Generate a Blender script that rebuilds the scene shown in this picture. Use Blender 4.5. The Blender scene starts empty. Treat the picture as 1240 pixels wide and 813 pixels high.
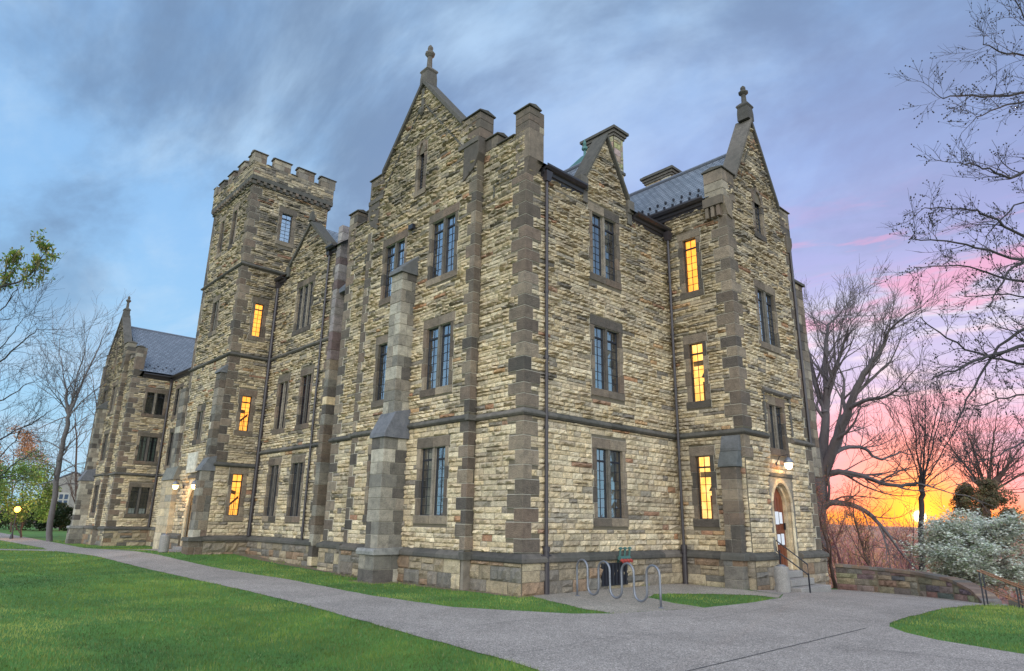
import bpy, math, random
import numpy as np
from mathutils import Vector, Matrix

# ------------------------------------------------------------------ camera
scene = bpy.context.scene
FPX = 795.455                                    # focal length in photo pixels (1240 wide)
YAW, PITCH, ROLL = map(math.radians, (46.96949, 15.79558, 0.942794))
def cam_axes():
    cy, sy, cp, sp = math.cos(YAW), math.sin(YAW), math.cos(PITCH), math.sin(PITCH)
    f = Vector((-sy*cp, cy*cp, sp)); r = Vector((cy, sy, 0)); u = r.cross(f)
    cr, sr = math.cos(ROLL), math.sin(ROLL)
    return cr*r+sr*u, -sr*r+cr*u, f
CR, CU, CF = cam_axes()
CAM = Vector((14.07, -13.66, 2.0))
cd = bpy.data.cameras.new("camera"); cam = bpy.data.objects.new("camera", cd)
scene.collection.objects.link(cam)
cd.sensor_width = 36; cd.lens = 36*FPX/1240; cd.clip_start = 0.1; cd.clip_end = 9000
cam.matrix_world = Matrix(((CR.x, CU.x, -CF.x, CAM.x), (CR.y, CU.y, -CF.y, CAM.y), (CR.z, CU.z, -CF.z, CAM.z), (0, 0, 0, 1)))
scene.camera = cam

# ------------------------------------------------------------------ sky, sun, exposure
SUN_AZ, SUN_EL = math.radians(105.83), math.radians(.8)      # azimuth from +X towards +Y
SUN = Vector((math.cos(SUN_AZ)*math.cos(SUN_EL), math.sin(SUN_AZ)*math.cos(SUN_EL), math.sin(SUN_EL)))
scene.view_settings.view_transform = 'Standard'
scene.view_settings.look = 'None'
scene.view_settings.exposure = 0.0
scene.view_settings.gamma = 1.0
try: scene.view_settings.use_curve_mapping = False
except Exception: pass
scene.cycles.max_bounces = 6
scene.cycles.diffuse_bounces = 3
scene.cycles.glossy_bounces = 3
scene.cycles.transparent_max_bounces = 24
scene.cycles.use_denoising = True

class NT:
    """tiny helper for node trees"""
    def __init__(s, nt): s.nt = nt
    def n(s, kind, **kw):
        nd = s.nt.nodes.new(kind)
        for k, v in kw.items():
            if k in nd.inputs.keys() if hasattr(nd.inputs, 'keys') else False:
                pass
            setattr(nd, k, v)
        return nd
    def link(s, a, b): s.nt.links.new(a, b)
    def val(s, sock, v):
        if hasattr(v, 'is_output') or isinstance(v, bpy.types.NodeSocket): s.link(v, sock)
        else: sock.default_value = v
    def math(s, op, a, b=None, c=None, clamp=False):
        nd = s.nt.nodes.new('ShaderNodeMath'); nd.operation = op; nd.use_clamp = clamp
        s.val(nd.inputs[0], a)
        if b is not None: s.val(nd.inputs[1], b)
        if c is not None: s.val(nd.inputs[2], c)
        return nd.outputs[0]
    def vmath(s, op, a, b=None, sc=None):
        nd = s.nt.nodes.new('ShaderNodeVectorMath'); nd.operation = op
        s.val(nd.inputs[0], a)
        if b is not None: s.val(nd.inputs[1], b)
        if sc is not None: s.val(nd.inputs['Scale'], sc)
        return nd.outputs['Value'] if op in ('DOT_PRODUCT', 'LENGTH') else nd.outputs['Vector']
    def mix(s, f, a, b, mode='MIX'):
        nd = s.nt.nodes.new('ShaderNodeMix'); nd.data_type = 'RGBA'; nd.blend_type = mode
        nd.clamp_factor = True
        s.val(nd.inputs[0], f); s.val(nd.inputs[6], a); s.val(nd.inputs[7], b)
        return nd.outputs[2]
    def noise(s, vec, scale, detail=4, rough=.55, dist=0.0, out=0):
        nd = s.nt.nodes.new('ShaderNodeTexNoise')
        if vec is not None: s.link(vec, nd.inputs['Vector'])
        nd.inputs['Scale'].default_value = scale; nd.inputs['Detail'].default_value = detail
        nd.inputs['Roughness'].default_value = rough; nd.inputs['Distortion'].default_value = dist
        return nd.outputs[out]
    def ss(s, x, a, b):
        nd = s.nt.nodes.new('ShaderNodeMapRange'); nd.interpolation_type = 'SMOOTHSTEP'
        s.val(nd.inputs[0], x); nd.inputs[1].default_value = a; nd.inputs[2].default_value = b
        return nd.outputs[0]
    def ramp(s, x, stops):
        nd = s.nt.nodes.new('ShaderNodeValToRGB'); s.val(nd.inputs[0], x)
        e = nd.color_ramp.elements
        while len(e) > 1: e.remove(e[-1])
        e[0].position = stops[0][0]; e[0].color = (*stops[0][1], 1)
        for p, c in stops[1:]:
            q = e.new(p); q.color = (*c, 1)
        return nd.outputs[0]
    def mapping(s, vec, scale=(1, 1, 1), loc=(0, 0, 0), rot=(0, 0, 0)):
        nd = s.nt.nodes.new('ShaderNodeMapping'); s.link(vec, nd.inputs[0])
        nd.inputs['Scale'].default_value = scale; nd.inputs['Location'].default_value = loc; nd.inputs['Rotation'].default_value = rot
        return nd.outputs[0]
    def bump(s, h, strength=.5, dist=.02, normal=None):
        nd = s.nt.nodes.new('ShaderNodeBump'); s.link(h, nd.inputs['Height'])
        nd.inputs['Strength'].default_value = strength; nd.inputs['Distance'].default_value = dist
        if normal is not None: s.link(normal, nd.inputs['Normal'])
        return nd.outputs[0]

world = bpy.data.worlds.new("World"); scene.world = world; world.use_nodes = True
def build_world():
    nt = world.node_tree; nt.nodes.clear(); T = NT(nt)
    d = nt.nodes.new('ShaderNodeTexCoord').outputs['Generated']
    d = T.vmath('NORMALIZE', d)
    sep = nt.nodes.new('ShaderNodeSeparateXYZ'); nt.links.new(d, sep.inputs[0])
    z = sep.outputs[2]; el = T.math('MAXIMUM', z, 0.0)
    sdir = T.vmath('DOT_PRODUCT', d, (SUN.x, SUN.y, SUN.z))
    # horizontal closeness to the sun
    hd = T.vmath('NORMALIZE', T.vmath('MULTIPLY', d, (1, 1, 0)))
    az = T.vmath('DOT_PRODUCT', hd, (math.cos(SUN_AZ), math.sin(SUN_AZ), 0))
    # cloud coordinates on a flat layer overhead
    inv = T.math('DIVIDE', 1.0, T.math('ADD', el, 0.12))
    cl = T.vmath('SCALE', d, sc=inv)
    cl = T.vmath('MULTIPLY', cl, (1, 1, 0))
    base = T.ramp(el, [(0.0, (.46, .80, .98)), (.14, (.38, .70, 1.0)), (.36, (.32, .60, .98)), (.6, (.27, .50, .86)), (.9, (.20, .38, .66))])
    n1 = T.noise(T.mapping(cl, (.55, 1.1, 1), rot=(0, 0, .6)), 1.3, 6, .58, .35)
    n2 = T.noise(T.mapping(cl, (.7, .9, 1), (3, 7, 0), (0, 0, -.3)), 0.9, 7, .6, .6)
    n3 = T.noise(T.mapping(cl, (.35, 1.6, 1), (9, 1, 0), (0, 0, .2)), 2.4, 5, .6, .3)
    light = T.ss(T.math('MULTIPLY_ADD', T.noise(T.mapping(cl, (.8, 1.3, 1), (5, 2, 0)), 4.0, 6, .62, .4), .35, T.math('MULTIPLY', n1, .72)), .42, .68)
    col = T.mix(T.math('MULTIPLY', light, .75), base, (.55, .76, 1.0, 1))
    dark = T.math('MULTIPLY', T.ss(n2, .40, .60), T.ss(el, .08, .42))
    col = T.mix(T.math('MULTIPLY', dark, .85), col, (.17, .27, .45, 1))
    # lavender and pink towards the sun
    lav = T.math('MULTIPLY', T.ss(az, .62, 1.0), T.math('SUBTRACT', 1.0, T.ss(el, .30, .75)))
    col = T.mix(T.math('MULTIPLY', lav, .62), col, (.42, .44, .88, 1))
    pinkzone = T.math('MULTIPLY', T.ss(az, .76, .97), T.math('SUBTRACT', 1.0, T.ss(el, .14, .48)))
    pk = T.math('MULTIPLY', pinkzone, T.ss(n3, .47, .57))
    col = T.mix(T.math('MULTIPLY', pk, .85), col, (.90, .34, .62, 1))
    wh = T.math('MULTIPLY', T.math('MULTIPLY', T.ss(az, .72, .96), T.ss(el, .08, .18)), T.math('SUBTRACT', 1.0, T.ss(el, .22, .38)))
    col = T.mix(T.math('MULTIPLY', wh, T.math('MULTIPLY_ADD', n1, 1.5, .1)), col, (.88, .84, 1.0, 1))
    lowpink = T.math('MULTIPLY', T.ss(az, .72, .96), T.math('SUBTRACT', 1.0, T.ss(el, .07, .20)))
    col = T.mix(T.math('MULTIPLY', lowpink, .92), col, (.84, .35, .70, 1))
    n4 = T.noise(T.mapping(d, (3.2, 3.2, 15), (2, 4, 1)), 1.5, 5, .6, .5)
    gaps = T.math('MULTIPLY', T.math('MULTIPLY', T.ss(az, .74, .95), T.ss(el, .05, .12)), T.math('SUBTRACT', 1.0, T.ss(el, .30, .45)))
    col = T.mix(T.math('MULTIPLY', gaps, T.math('MULTIPLY', T.ss(n4, .46, .60), .75)), col, (.44, .48, .90, 1))
    col = T.mix(T.math('MULTIPLY', gaps, T.math('MULTIPLY', T.math('SUBTRACT', 1.0, T.ss(n4, .36, .48)), .75)), col, (.94, .42, .68, 1))
    # orange belt and the sun's glow
    belt = T.math('MULTIPLY', T.ss(az, .86, .985), T.math('SUBTRACT', 1.0, T.ss(el, .008, .055)))
    col = T.mix(T.math('MULTIPLY', belt, .88), col, (1.05, .27, .20, 1))
    streak = T.math('MULTIPLY', T.ss(az, .90, .985), T.math('SUBTRACT', 1.0, T.ss(T.math('ABSOLUTE', T.math('SUBTRACT', z, .010)), .0, .016)))
    col = T.mix(T.math('MULTIPLY', streak, .9), col, (1.2, .55, .06, 1))
    glow = T.math('POWER', T.math('MAXIMUM', sdir, 0.0), 270.0)
    col = T.mix(T.math('MULTIPLY', glow, .9), col, (1.6, .33, .05, 1))
    glow1 = T.math('POWER', T.math('MAXIMUM', sdir, 0.0), 1500.0)
    col = T.mix(T.math('MULTIPLY', glow1, .9), col, (2.2, .95, .10, 1))
    glow2 = T.math('POWER', T.math('MAXIMUM', sdir, 0.0), 30000.0)
    col = T.mix(glow2, col, (3.0, 1.9, .45, 1))
    disc = T.ss(sdir, .999965, .99999)
    col = T.mix(disc, col, (12.0, 9.0, 4.0, 1))
    # unseen half of the sky, brightened and warmed to light the two facades
    back = T.ss(T.vmath('DOT_PRODUCT', d, (.62, -.74, .25)), .05, .85)
    gain = T.math('MULTIPLY_ADD', back, BACK_GAIN, 1.0)
    warm = T.mix(back, (1, 1, 1, 1), (1.58, 1.05, .72, 1))
    col = T.mix(1.0, col, warm, 'MULTIPLY')
    # below the horizon: dim ground colour
    col = T.mix(T.ss(z, -.03, -.004), (.10, .09, .08, 1), col)
    bg = nt.nodes.new('ShaderNodeBackground'); nt.links.new(col, bg.inputs[0])
    nt.links.new(T.math('MULTIPLY', gain, SKY_STRENGTH), bg.inputs[1])
    sky = nt.nodes.new('ShaderNodeTexSky'); sky.sky_type = 'NISHITA'; sky.sun_disc = False
    sky.sun_elevation = SUN_EL; sky.sun_rotation = math.pi/2-SUN_AZ; sky.air_density = 1.0; sky.dust_density = 1.5
    bg2 = nt.nodes.new('ShaderNodeBackground'); nt.links.new(sky.outputs[0], bg2.inputs[0]); bg2.inputs[1].default_value = .05
    add = nt.nodes.new('ShaderNodeAddShader'); nt.links.new(bg.outputs[0], add.inputs[0]); nt.links.new(bg2.outputs[0], add.inputs[1])
    out = nt.nodes.new('ShaderNodeOutputWorld'); nt.links.new(add.outputs[0], out.inputs[0])
BACK_GAIN = 5.2; SKY_STRENGTH = 0.92
build_world()
sl = bpy.data.lights.new("sun", 'SUN'); sl.energy = 4.0; sl.angle = math.radians(.8); sl.color = (1, .55, .25)
so = bpy.data.objects.new("sun", sl); scene.collection.objects.link(so)
so.rotation_euler = SUN.to_track_quat('Z', 'Y').to_euler()

# ------------------------------------------------------------------ helpers
def rayv(px, py): return CR*((px-620)/FPX) + CU*(-(py-406.5)/FPX) + CF
def P(px, py, depth): return CAM + rayv(px, py)*depth
def on_y(px, py, Y): d = rayv(px, py); return CAM + d*((Y-CAM.y)/d.y)
def gh(x, y):
    """height of the lawn and paths around the building"""
    a = -.05*max(0, min(y-7, 9))*min(1, max(0, (x+8)/8))
    b = .33*math.exp(-((x+23)/6)**2)*math.exp(-(max(0, -y-3.0)/2.5)**2)
    s = min(1, max(0, (-x-28)/18)); c = -.35*s*s*(3-2*s)
    return a+b+c
def smooth(x, a, b):
    t = min(1, max(0, (x-a)/(b-a))); return t*t*(3-2*t)
def wall_line(x):                                 # y of the terrace edge on the right
    pts = [(-60, 16), (2.6, 15.6), (5.6, 15.2), (7.2, 14.4), (8.6, 12.9), (9.2, 11.7), (14, 11.2), (60, 10)]
    for (a, b), (c, d) in zip(pts, pts[1:]):
        if a <= x <= c: return b+(d-b)*(x-a)/(c-a)
    return 16 if x < 0 else 10
def terrain(x, y):
    z = gh(x, y)
    s = y-wall_line(x)
    f = smooth(x+.3*y, -60, -40)
    if s > 0:
        drop = 1.6*smooth(s, 0.3, 2.0)+7.5*smooth(s, 2, 42)
        z = z - f*drop
    r = math.hypot(x, y)
    if r > 300: z += smooth(r, 300, 2500)*(6+5*math.sin(x*.004)+4*math.sin(y*.003+1))
    return z

def tag(o, label=None, cat=None, group=None, kind=None):
    if label: o['label'] = label
    if cat: o['category'] = cat
    if group: o['group'] = group
    if kind: o['kind'] = kind
    return o
def empty(name, loc, label=None, cat=None, group=None):
    o = bpy.data.objects.new(name, None); scene.collection.objects.link(o); o.location = loc
    o.empty_display_size = .3
    return tag(o, label, cat, group)

class Frame:
    def __init__(s, O, U, N): s.O, s.U, s.N = Vector(O), Vector(U), Vector(N)
    def p(s, u, z, d=0.0): return s.O + s.U*u + s.N*d + Vector((0, 0, z))
def FA(y): return Frame((0, y, 0), (1, 0, 0), (0, -1, 0))       # faces the lawn (-Y), u = x
def FB(x): return Frame((x, 0, 0), (0, 1, 0), (1, 0, 0))        # faces the bike rack (+X), u = y

class MB:
    def __init__(s): s.v = []; s.f = []; s.m = []; s.c = []
    def face(s, pts, mat=0, col=(1, 1, 1)):
        b = len(s.v); s.v += [tuple(p) for p in pts]; s.f.append(tuple(range(b, b+len(pts)))); s.m.append(mat); s.c.append(col)
    def grid(s, rows, mat=0, col=(1, 1, 1)):
        b = len(s.v); n = len(rows[0])
        for r in rows: s.v += [tuple(p) for p in r]
        for i in range(len(rows)-1):
            for j in range(n-1):
                a = b+i*n+j; s.f.append((a, a+1, a+n+1, a+n)); s.m.append(mat); s.c.append(col)
    def hexa(s, p, mat=0, col=(1, 1, 1)):         # 8 points: bottom ring 0-3, top ring 4-7
        b = len(s.v); s.v += [tuple(q) for q in p]
        for f in ((0, 3, 2, 1), (4, 5, 6, 7), (0, 1, 5, 4), (1, 2, 6, 5), (2, 3, 7, 6), (3, 0, 4, 7)):
            s.f.append(tuple(b+i for i in f)); s.m.append(mat); s.c.append(col)
    def box(s, x0, x1, y0, y1, z0, z1, mat=0, col=(1, 1, 1)):
        s.hexa([(x0, y0, z0), (x1, y0, z0), (x1, y1, z0), (x0, y1, z0), (x0, y0, z1), (x1, y0, z1), (x1, y1, z1), (x0, y1, z1)], mat, col)
    def fbox(s, fr, u0, u1, z0, z1, d0, d1, mat=0, col=(1, 1, 1)):
        p = fr.p
        s.hexa([p(u0, z0, d0), p(u1, z0, d0), p(u1, z0, d1), p(u0, z0, d1), p(u0, z1, d0), p(u1, z1, d0), p(u1, z1, d1), p(u0, z1, d1)], mat, col)
    def prism(s, fr, poly, d0, d1, mat=0, col=(1, 1, 1)):        # polygon in (u, z) pushed through depth
        b = len(s.v); n = len(poly)
        for d in (d0, d1): s.v += [tuple(fr.p(u, z, d)) for u, z in poly]
        s.f.append(tuple(range(b, b+n))); s.f.append(tuple(range(b+2*n-1, b+n-1, -1)))
        for i in range(n):
            j = (i+1) % n; s.f.append((b+i, b+n+i, b+n+j, b+j))
        s.m += [mat]*(n+2); s.c += [col]*(n+2)
    def strip(s, fr, u0, u1, prof, m0=0, m1=0, mat=0, cols=None, seg=1.1, rng=None):   # profile (d, z) run along u
        n = max(1, int((u1-u0)/seg)) if rng else 1
        for k in range(n):
            a = u0+(u1-u0)*k/n; c = u0+(u1-u0)*(k+1)/n
            ga = .004 if k else 0; gc = .004 if k < n-1 else 0
            b = len(s.v); q = len(prof)
            s.v += [tuple(fr.p(a+ga-(m0*d if k == 0 else 0), z, d)) for d, z in prof]
            s.v += [tuple(fr.p(c-gc+(m1*d if k == n-1 else 0), z, d)) for d, z in prof]
            s.f.append(tuple(range(b, b+q))); s.f.append(tuple(range(b+2*q-1, b+q-1, -1)))
            for i in range(q):
                j = (i+1) % q; s.f.append((b+i, b+q+i, b+q+j, b+j))
            col = rng.choice(cols) if rng else (1, 1, 1)
            if rng: t = rng.uniform(.8, 1.15); col = tuple(x*t for x in col)
            s.m += [mat]*(q+2); s.c += [col]*(q+2)
    def tube(s, pts, radii, k=6, mat=0, col=(1, 1, 1), cap=True):
        pts = [Vector(p) for p in pts]; b0 = len(s.v); n = len(pts)
        up = Vector((0, 0, 1))
        d0 = (pts[1]-pts[0]).normalized()
        side = d0.cross(up)
        if side.length < .1: side = d0.cross(Vector((1, 0, 0)))
        side.normalize()
        for i, p in enumerate(pts):
            d = (pts[min(i+1, n-1)]-pts[max(i-1, 0)])
            if d.length < 1e-9: d = d0
            d.normalize(); side = (side-d*side.dot(d))
            if side.length < 1e-6: side = d.orthogonal()
            side.normalize(); o = d.cross(side)
            r = radii[i] if hasattr(radii, '__len__') else radii
            for j in range(k):
                a = 2*math.pi*j/k; s.v.append(tuple(p+side*(math.cos(a)*r)+o*(math.sin(a)*r)))
        for i in range(n-1):
            for j in range(k):
                a = b0+i*k+j; c = b0+i*k+(j+1) % k
                s.f.append((a, c, c+k, a+k)); s.m.append(mat); s.c.append(col)
        if cap and k > 2:
            s.f.append(tuple(range(b0+k-1, b0-1, -1))); s.f.append(tuple(range(b0+(n-1)*k, b0+n*k))); s.m += [mat]*2; s.c += [col]*2
    def lathe(s, c, prof, k=12, mat=0, col=(1, 1, 1), rot=0.0):   # prof: (r, z)
        b = len(s.v); c = Vector(c); n = len(prof)
        for r, z in prof:
            for j in range(k):
                a = 2*math.pi*j/k+rot; s.v.append((c.x+r*math.cos(a), c.y+r*math.sin(a), c.z+z))
        for i in range(n-1):
            for j in range(k):
                a = b+i*k+j; e = b+i*k+(j+1) % k
                s.f.append((a, e, e+k, a+k)); s.m.append(mat); s.c.append(col)
        s.f.append(tuple(range(b+k-1, b-1, -1))); s.f.append(tuple(range(b+(n-1)*k, b+n*k))); s.m += [mat]*2; s.c += [col]*2
    def build(s, name, mats, parent=None, smooth_=False, bevel=0):
        me = bpy.data.meshes.new(name)
        if not s.v: s.v = [(0, 0, -50)]*3; s.f = [(0, 1, 2)]; s.m = [0]; s.c = [(1, 1, 1)]
        me.from_pydata(s.v, [], s.f)
        if not isinstance(mats, (list, tuple)): mats = [mats]
        for m in mats: me.materials.append(m)
        me.polygons.foreach_set('material_index', s.m)
        at = me.attributes.new('tint', 'FLOAT_COLOR', 'FACE')
        arr = np.ones((len(s.f), 4), np.float32); arr[:, :3] = np.array(s.c, np.float32)
        at.data.foreach_set('color', arr.ravel())
        if smooth_: me.polygons.foreach_set('use_smooth', [True]*len(s.f))
        me.update()
        o = bpy.data.objects.new(name, me); scene.collection.objects.link(o)
        if parent is not None:
            o.parent = parent
            w = Vector((0, 0, 0)); q = parent
            while q is not None: w += q.location; q = q.parent
            o.location = -w
        if bevel:
            bm = o.modifiers.new('bevel', 'BEVEL'); bm.width = bevel; bm.segments = 1; bm.limit_method = 'ANGLE'
        return o

def build_split(mb, name, mats, parent=None, bevel=0, tol=.012):
    """one object per connected group of pieces"""
    n = len(mb.v); par = list(range(n))
    def find(a):
        while par[a] != a: par[a] = par[par[a]]; a = par[a]
        return a
    for f in mb.f:
        for v in f[1:]: par[find(f[0])] = find(v)
    isl = {}
    for k, f in enumerate(mb.f): isl.setdefault(find(f[0]), []).append(k)
    items = []
    for fs in isl.values():
        P_ = [mb.v[i] for k in fs for i in mb.f[k]]
        items.append([fs, [min(p[a] for p in P_)-tol for a in range(3)], [max(p[a] for p in P_)+tol for a in range(3)]])
    ch = True
    while ch:
        ch = False
        for i in range(len(items)):
            for j in range(len(items)-1, i, -1):
                A, B = items[i], items[j]
                if all(A[1][a] <= B[2][a] and B[1][a] <= A[2][a] for a in range(3)):
                    A[0] += B[0]; A[1] = [min(x, y) for x, y in zip(A[1], B[1])]; A[2] = [max(x, y) for x, y in zip(A[2], B[2])]
                    items.pop(j); ch = True
    out = []
    for fs, _, _ in items:
        m = MB(); mp = {}
        for k in fs:
            f = []
            for i in mb.f[k]:
                if i not in mp: mp[i] = len(m.v); m.v.append(mb.v[i])
                f.append(mp[i])
            m.f.append(tuple(f)); m.m.append(mb.m[k]); m.c.append(mb.c[k])
        out.append(m.build(name, mats, parent, False, bevel))
    return out
# ------------------------------------------------------------------ materials
def mat(name):
    m = bpy.data.materials.new(name); m.use_nodes = True; nt = m.node_tree; nt.nodes.clear()
    T = NT(nt)
    b = nt.nodes.new('ShaderNodeBsdfPrincipled'); o = nt.nodes.new('ShaderNodeOutputMaterial')
    nt.links.new(b.outputs[0], o.inputs[0])
    T.pos = nt.nodes.new('ShaderNodeNewGeometry').outputs['Position']
    T.b = b; T.o = o
    return m, T
def tint(T):
    a = T.nt.nodes.new('ShaderNodeAttribute'); a.attribute_name = 'tint'; return a.outputs['Color']
def plain(name, col, rough=.6, metal=0.0, var=.12, scale=8, bump=.0):
    m, T = mat(name)
    n = T.noise(T.pos, scale, 5)
    c = T.mix(n, tuple(x*(1-var) for x in col)+(1,), tuple(min(1, x*(1+var)) for x in col)+(1,))
    T.link(c, T.b.inputs['Base Color']); T.b.inputs['Roughness'].default_value = rough; T.b.inputs['Metallic'].default_value = metal
    if bump: T.link(T.bump(n, bump, .01), T.b.inputs['Normal'])
    return m
def stone_mat(name, fine=45, soot=.6, vermic=False, bstr=.6):
    m, T = mat(name)
    c = tint(T)
    big = T.noise(T.pos, .55, 5, .6, .4)
    mid = T.noise(T.pos, 4.5, 5, .65)
    fn = T.noise(T.pos, fine, 4, .7)
    c = T.mix(1.0, c, T.ramp(mid, [(.25, (.62, .62, .62)), (.5, (1, 1, 1)), (.75, (1.28, 1.25, 1.2))]), 'MULTIPLY')
    c = T.mix(1.0, c, T.ramp(fn, [(.3, (.58, .57, .56)), (.7, (1.34, 1.34, 1.34))]), 'MULTIPLY')
    # soot and lichen staining in large uneven patches
    c = T.mix(T.math('MULTIPLY', T.ss(big, .46, .70), soot), c, T.mix(.75, c, (.07, .068, .06, 1)))
    sep = T.nt.nodes.new('ShaderNodeSeparateXYZ'); T.link(T.pos, sep.inputs[0])
    # uneven dark brown tone that grows stronger towards the battlements
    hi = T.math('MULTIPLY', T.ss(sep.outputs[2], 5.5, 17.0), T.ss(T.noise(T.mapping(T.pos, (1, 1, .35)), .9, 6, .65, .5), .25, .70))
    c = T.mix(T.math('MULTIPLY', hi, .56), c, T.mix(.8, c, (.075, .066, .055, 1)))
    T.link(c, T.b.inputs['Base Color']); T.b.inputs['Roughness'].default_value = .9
    T.b.inputs['Specular IOR Level'].default_value = .2
    if vermic:
        v = T.nt.nodes.new('ShaderNodeTexVoronoi'); v.inputs['Scale'].default_value = 26; T.link(T.pos, v.inputs['Vector'])
        h = T.math('ADD', T.math('MULTIPLY', v.outputs[0], .8), fn)
    else: h = T.math('ADD', fn, T.noise(T.pos, 14, 4, .6))
    T.link(T.bump(h, bstr, .02), T.b.inputs['Normal'])
    return m
M = {}
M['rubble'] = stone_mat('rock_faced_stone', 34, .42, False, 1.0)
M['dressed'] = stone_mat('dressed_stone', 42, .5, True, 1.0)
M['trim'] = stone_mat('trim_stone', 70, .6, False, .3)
M['mortar'] = plain('mortar', (.13, .105, .075), .95, 0, .25, 12, .5)
M['pointing'] = plain('pointing', (.40, .36, .30), .95, 0, .15, 20, .4)
M['metal'] = plain('black_metal', (.022, .022, .03), .45, .3)
M['iron'] = plain('painted_downpipe', (.045, .036, .042), .4, .2, .2, 5)
M['gutter'] = plain('painted_gutter', (.035, .03, .035), .4, .2)
M['steel'] = plain('galvanised_steel', (.19, .19, .215), .45, .6, .15, 30)
M['copper'] = plain('green_copper', (.06, .14, .13), .6, .2)
M['doorwood'] = plain('door_wood', (.16, .045, .02), .4, 0, .35, 6)
M['paper'] = plain('paper', (.75, .75, .8), .8)
M['curtain'] = plain('curtain', (.42, .46, .44), .9, 0, .1, 5)
M['room'] = plain('room_wall', (.10, .09, .08), .9)
M['glow_globe'] = None
def emis(name, col, s, var=None):
    m, T = mat(name)
    T.b.inputs['Base Color'].default_value = (*col, 1)
    T.b.inputs['Emission Color'].default_value = (*col, 1); T.b.inputs['Emission Strength'].default_value = s
    if var:
        n = T.noise(T.pos, 2.3, 4)
        c = T.mix(T.ss(n, .38, .62), (*col, 1), (*var, 1)); T.link(c, T.b.inputs['Emission Color'])
    T.b.inputs['Roughness'].default_value = .6
    return m
M['lit'] = emis('lit_room', (1.0, .60, .15), 1.0, (.80, .42, .09))
M['litwhite'] = emis('lit_room_pale', (1.0, .74, .34), .95, (.85, .46, .12))
M['litred'] = emis('lit_room_red', (.30, .05, .03), .8, (.55, .16, .05))
M['lamp'] = emis('lamp_glass', (1.0, .62, .22), 9)
M['lampwhite'] = emis('lamp_glass_pale', (1.0, .78, .5), 6)
M['sodium'] = emis('sodium_lamp', (1.0, .35, .04), 12)
def glass_mat(name='window_glass', k=3.0, o=.20):
    m, T = mat(name); nt = T.nt
    T.nt.nodes.remove(T.b)
    g = nt.nodes.new('ShaderNodeBsdfGlossy'); g.inputs['Roughness'].default_value = .03; g.inputs['Color'].default_value = (.9, .95, 1, 1)
    t = nt.nodes.new('ShaderNodeBsdfTransparent'); t.inputs['Color'].default_value = (.80, .86, .84, 1)
    f = nt.nodes.new('ShaderNodeFresnel'); f.inputs['IOR'].default_value = 1.6
    fac = T.math('MULTIPLY_ADD', f.outputs[0], k, o, clamp=True)
    mx = nt.nodes.new('ShaderNodeMixShader'); T.link(fac, mx.inputs[0]); T.link(t.outputs[0], mx.inputs[1]); T.link(g.outputs[0], mx.inputs[2])
    T.link(T.bump(T.noise(T.pos, 2.5, 2), .15, .02), g.inputs['Normal'])
    T.link(mx.outputs[0], T.o.inputs[0])
    return m
M['glass'] = glass_mat(); M['glass_dark'] = glass_mat('dim_window_glass', 1.1, .02)
def slate_mat(name, axis):                        # axis: world axis running along the eaves
    m, T = mat(name); nt = T.nt
    sep = nt.nodes.new('ShaderNodeSeparateXYZ'); T.link(T.pos, sep.inputs[0])
    cmb = nt.nodes.new('ShaderNodeCombineXYZ')
    T.link(sep.outputs[axis], cmb.inputs[0]); T.link(T.math('MULTIPLY', sep.outputs[2], 1.33), cmb.inputs[1])
    br = nt.nodes.new('ShaderNodeTexBrick'); T.link(cmb.outputs[0], br.inputs[0])
    br.inputs['Scale'].default_value = 1; br.inputs['Brick Width'].default_value = .32; br.inputs['Row Height'].default_value = .24
    br.inputs['Mortar Size'].default_value = .028; br.inputs['Mortar Smooth'].default_value = .2; br.inputs['Bias'].default_value = 0
    br.inputs['Color1'].default_value = (.11, .125, .15, 1); br.inputs['Color2'].default_value = (.19, .205, .24, 1); br.inputs['Mortar'].default_value = (.03, .035, .045, 1)
    c = T.mix(T.math('MULTIPLY', T.noise(T.pos, 1.2, 5), .3), br.outputs[0], (.22, .22, .25, 1))
    T.link(c, T.b.inputs['Base Color']); T.b.inputs['Roughness'].default_value = .42
    saw = T.math('FRACT', T.math('MULTIPLY', T.math('MULTIPLY', sep.outputs[2], 1.33), 4.1667))
    h = T.math('ADD', T.math('MULTIPLY', T.math('SUBTRACT', 1.0, saw), .8), T.math('MULTIPLY', T.math('SUBTRACT', 1.0, br.outputs[1]), .5))
    T.link(T.bump(h, .8, .02), T.b.inputs['Normal'])
    return m
M['slate_x'] = slate_mat('slate_roof_x', 0); M['slate_y'] = slate_mat('slate_roof_y', 1)
M['lead'] = plain('lead_flashing', (.17, .18, .22), .5, .3, .2, 4)
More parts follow.
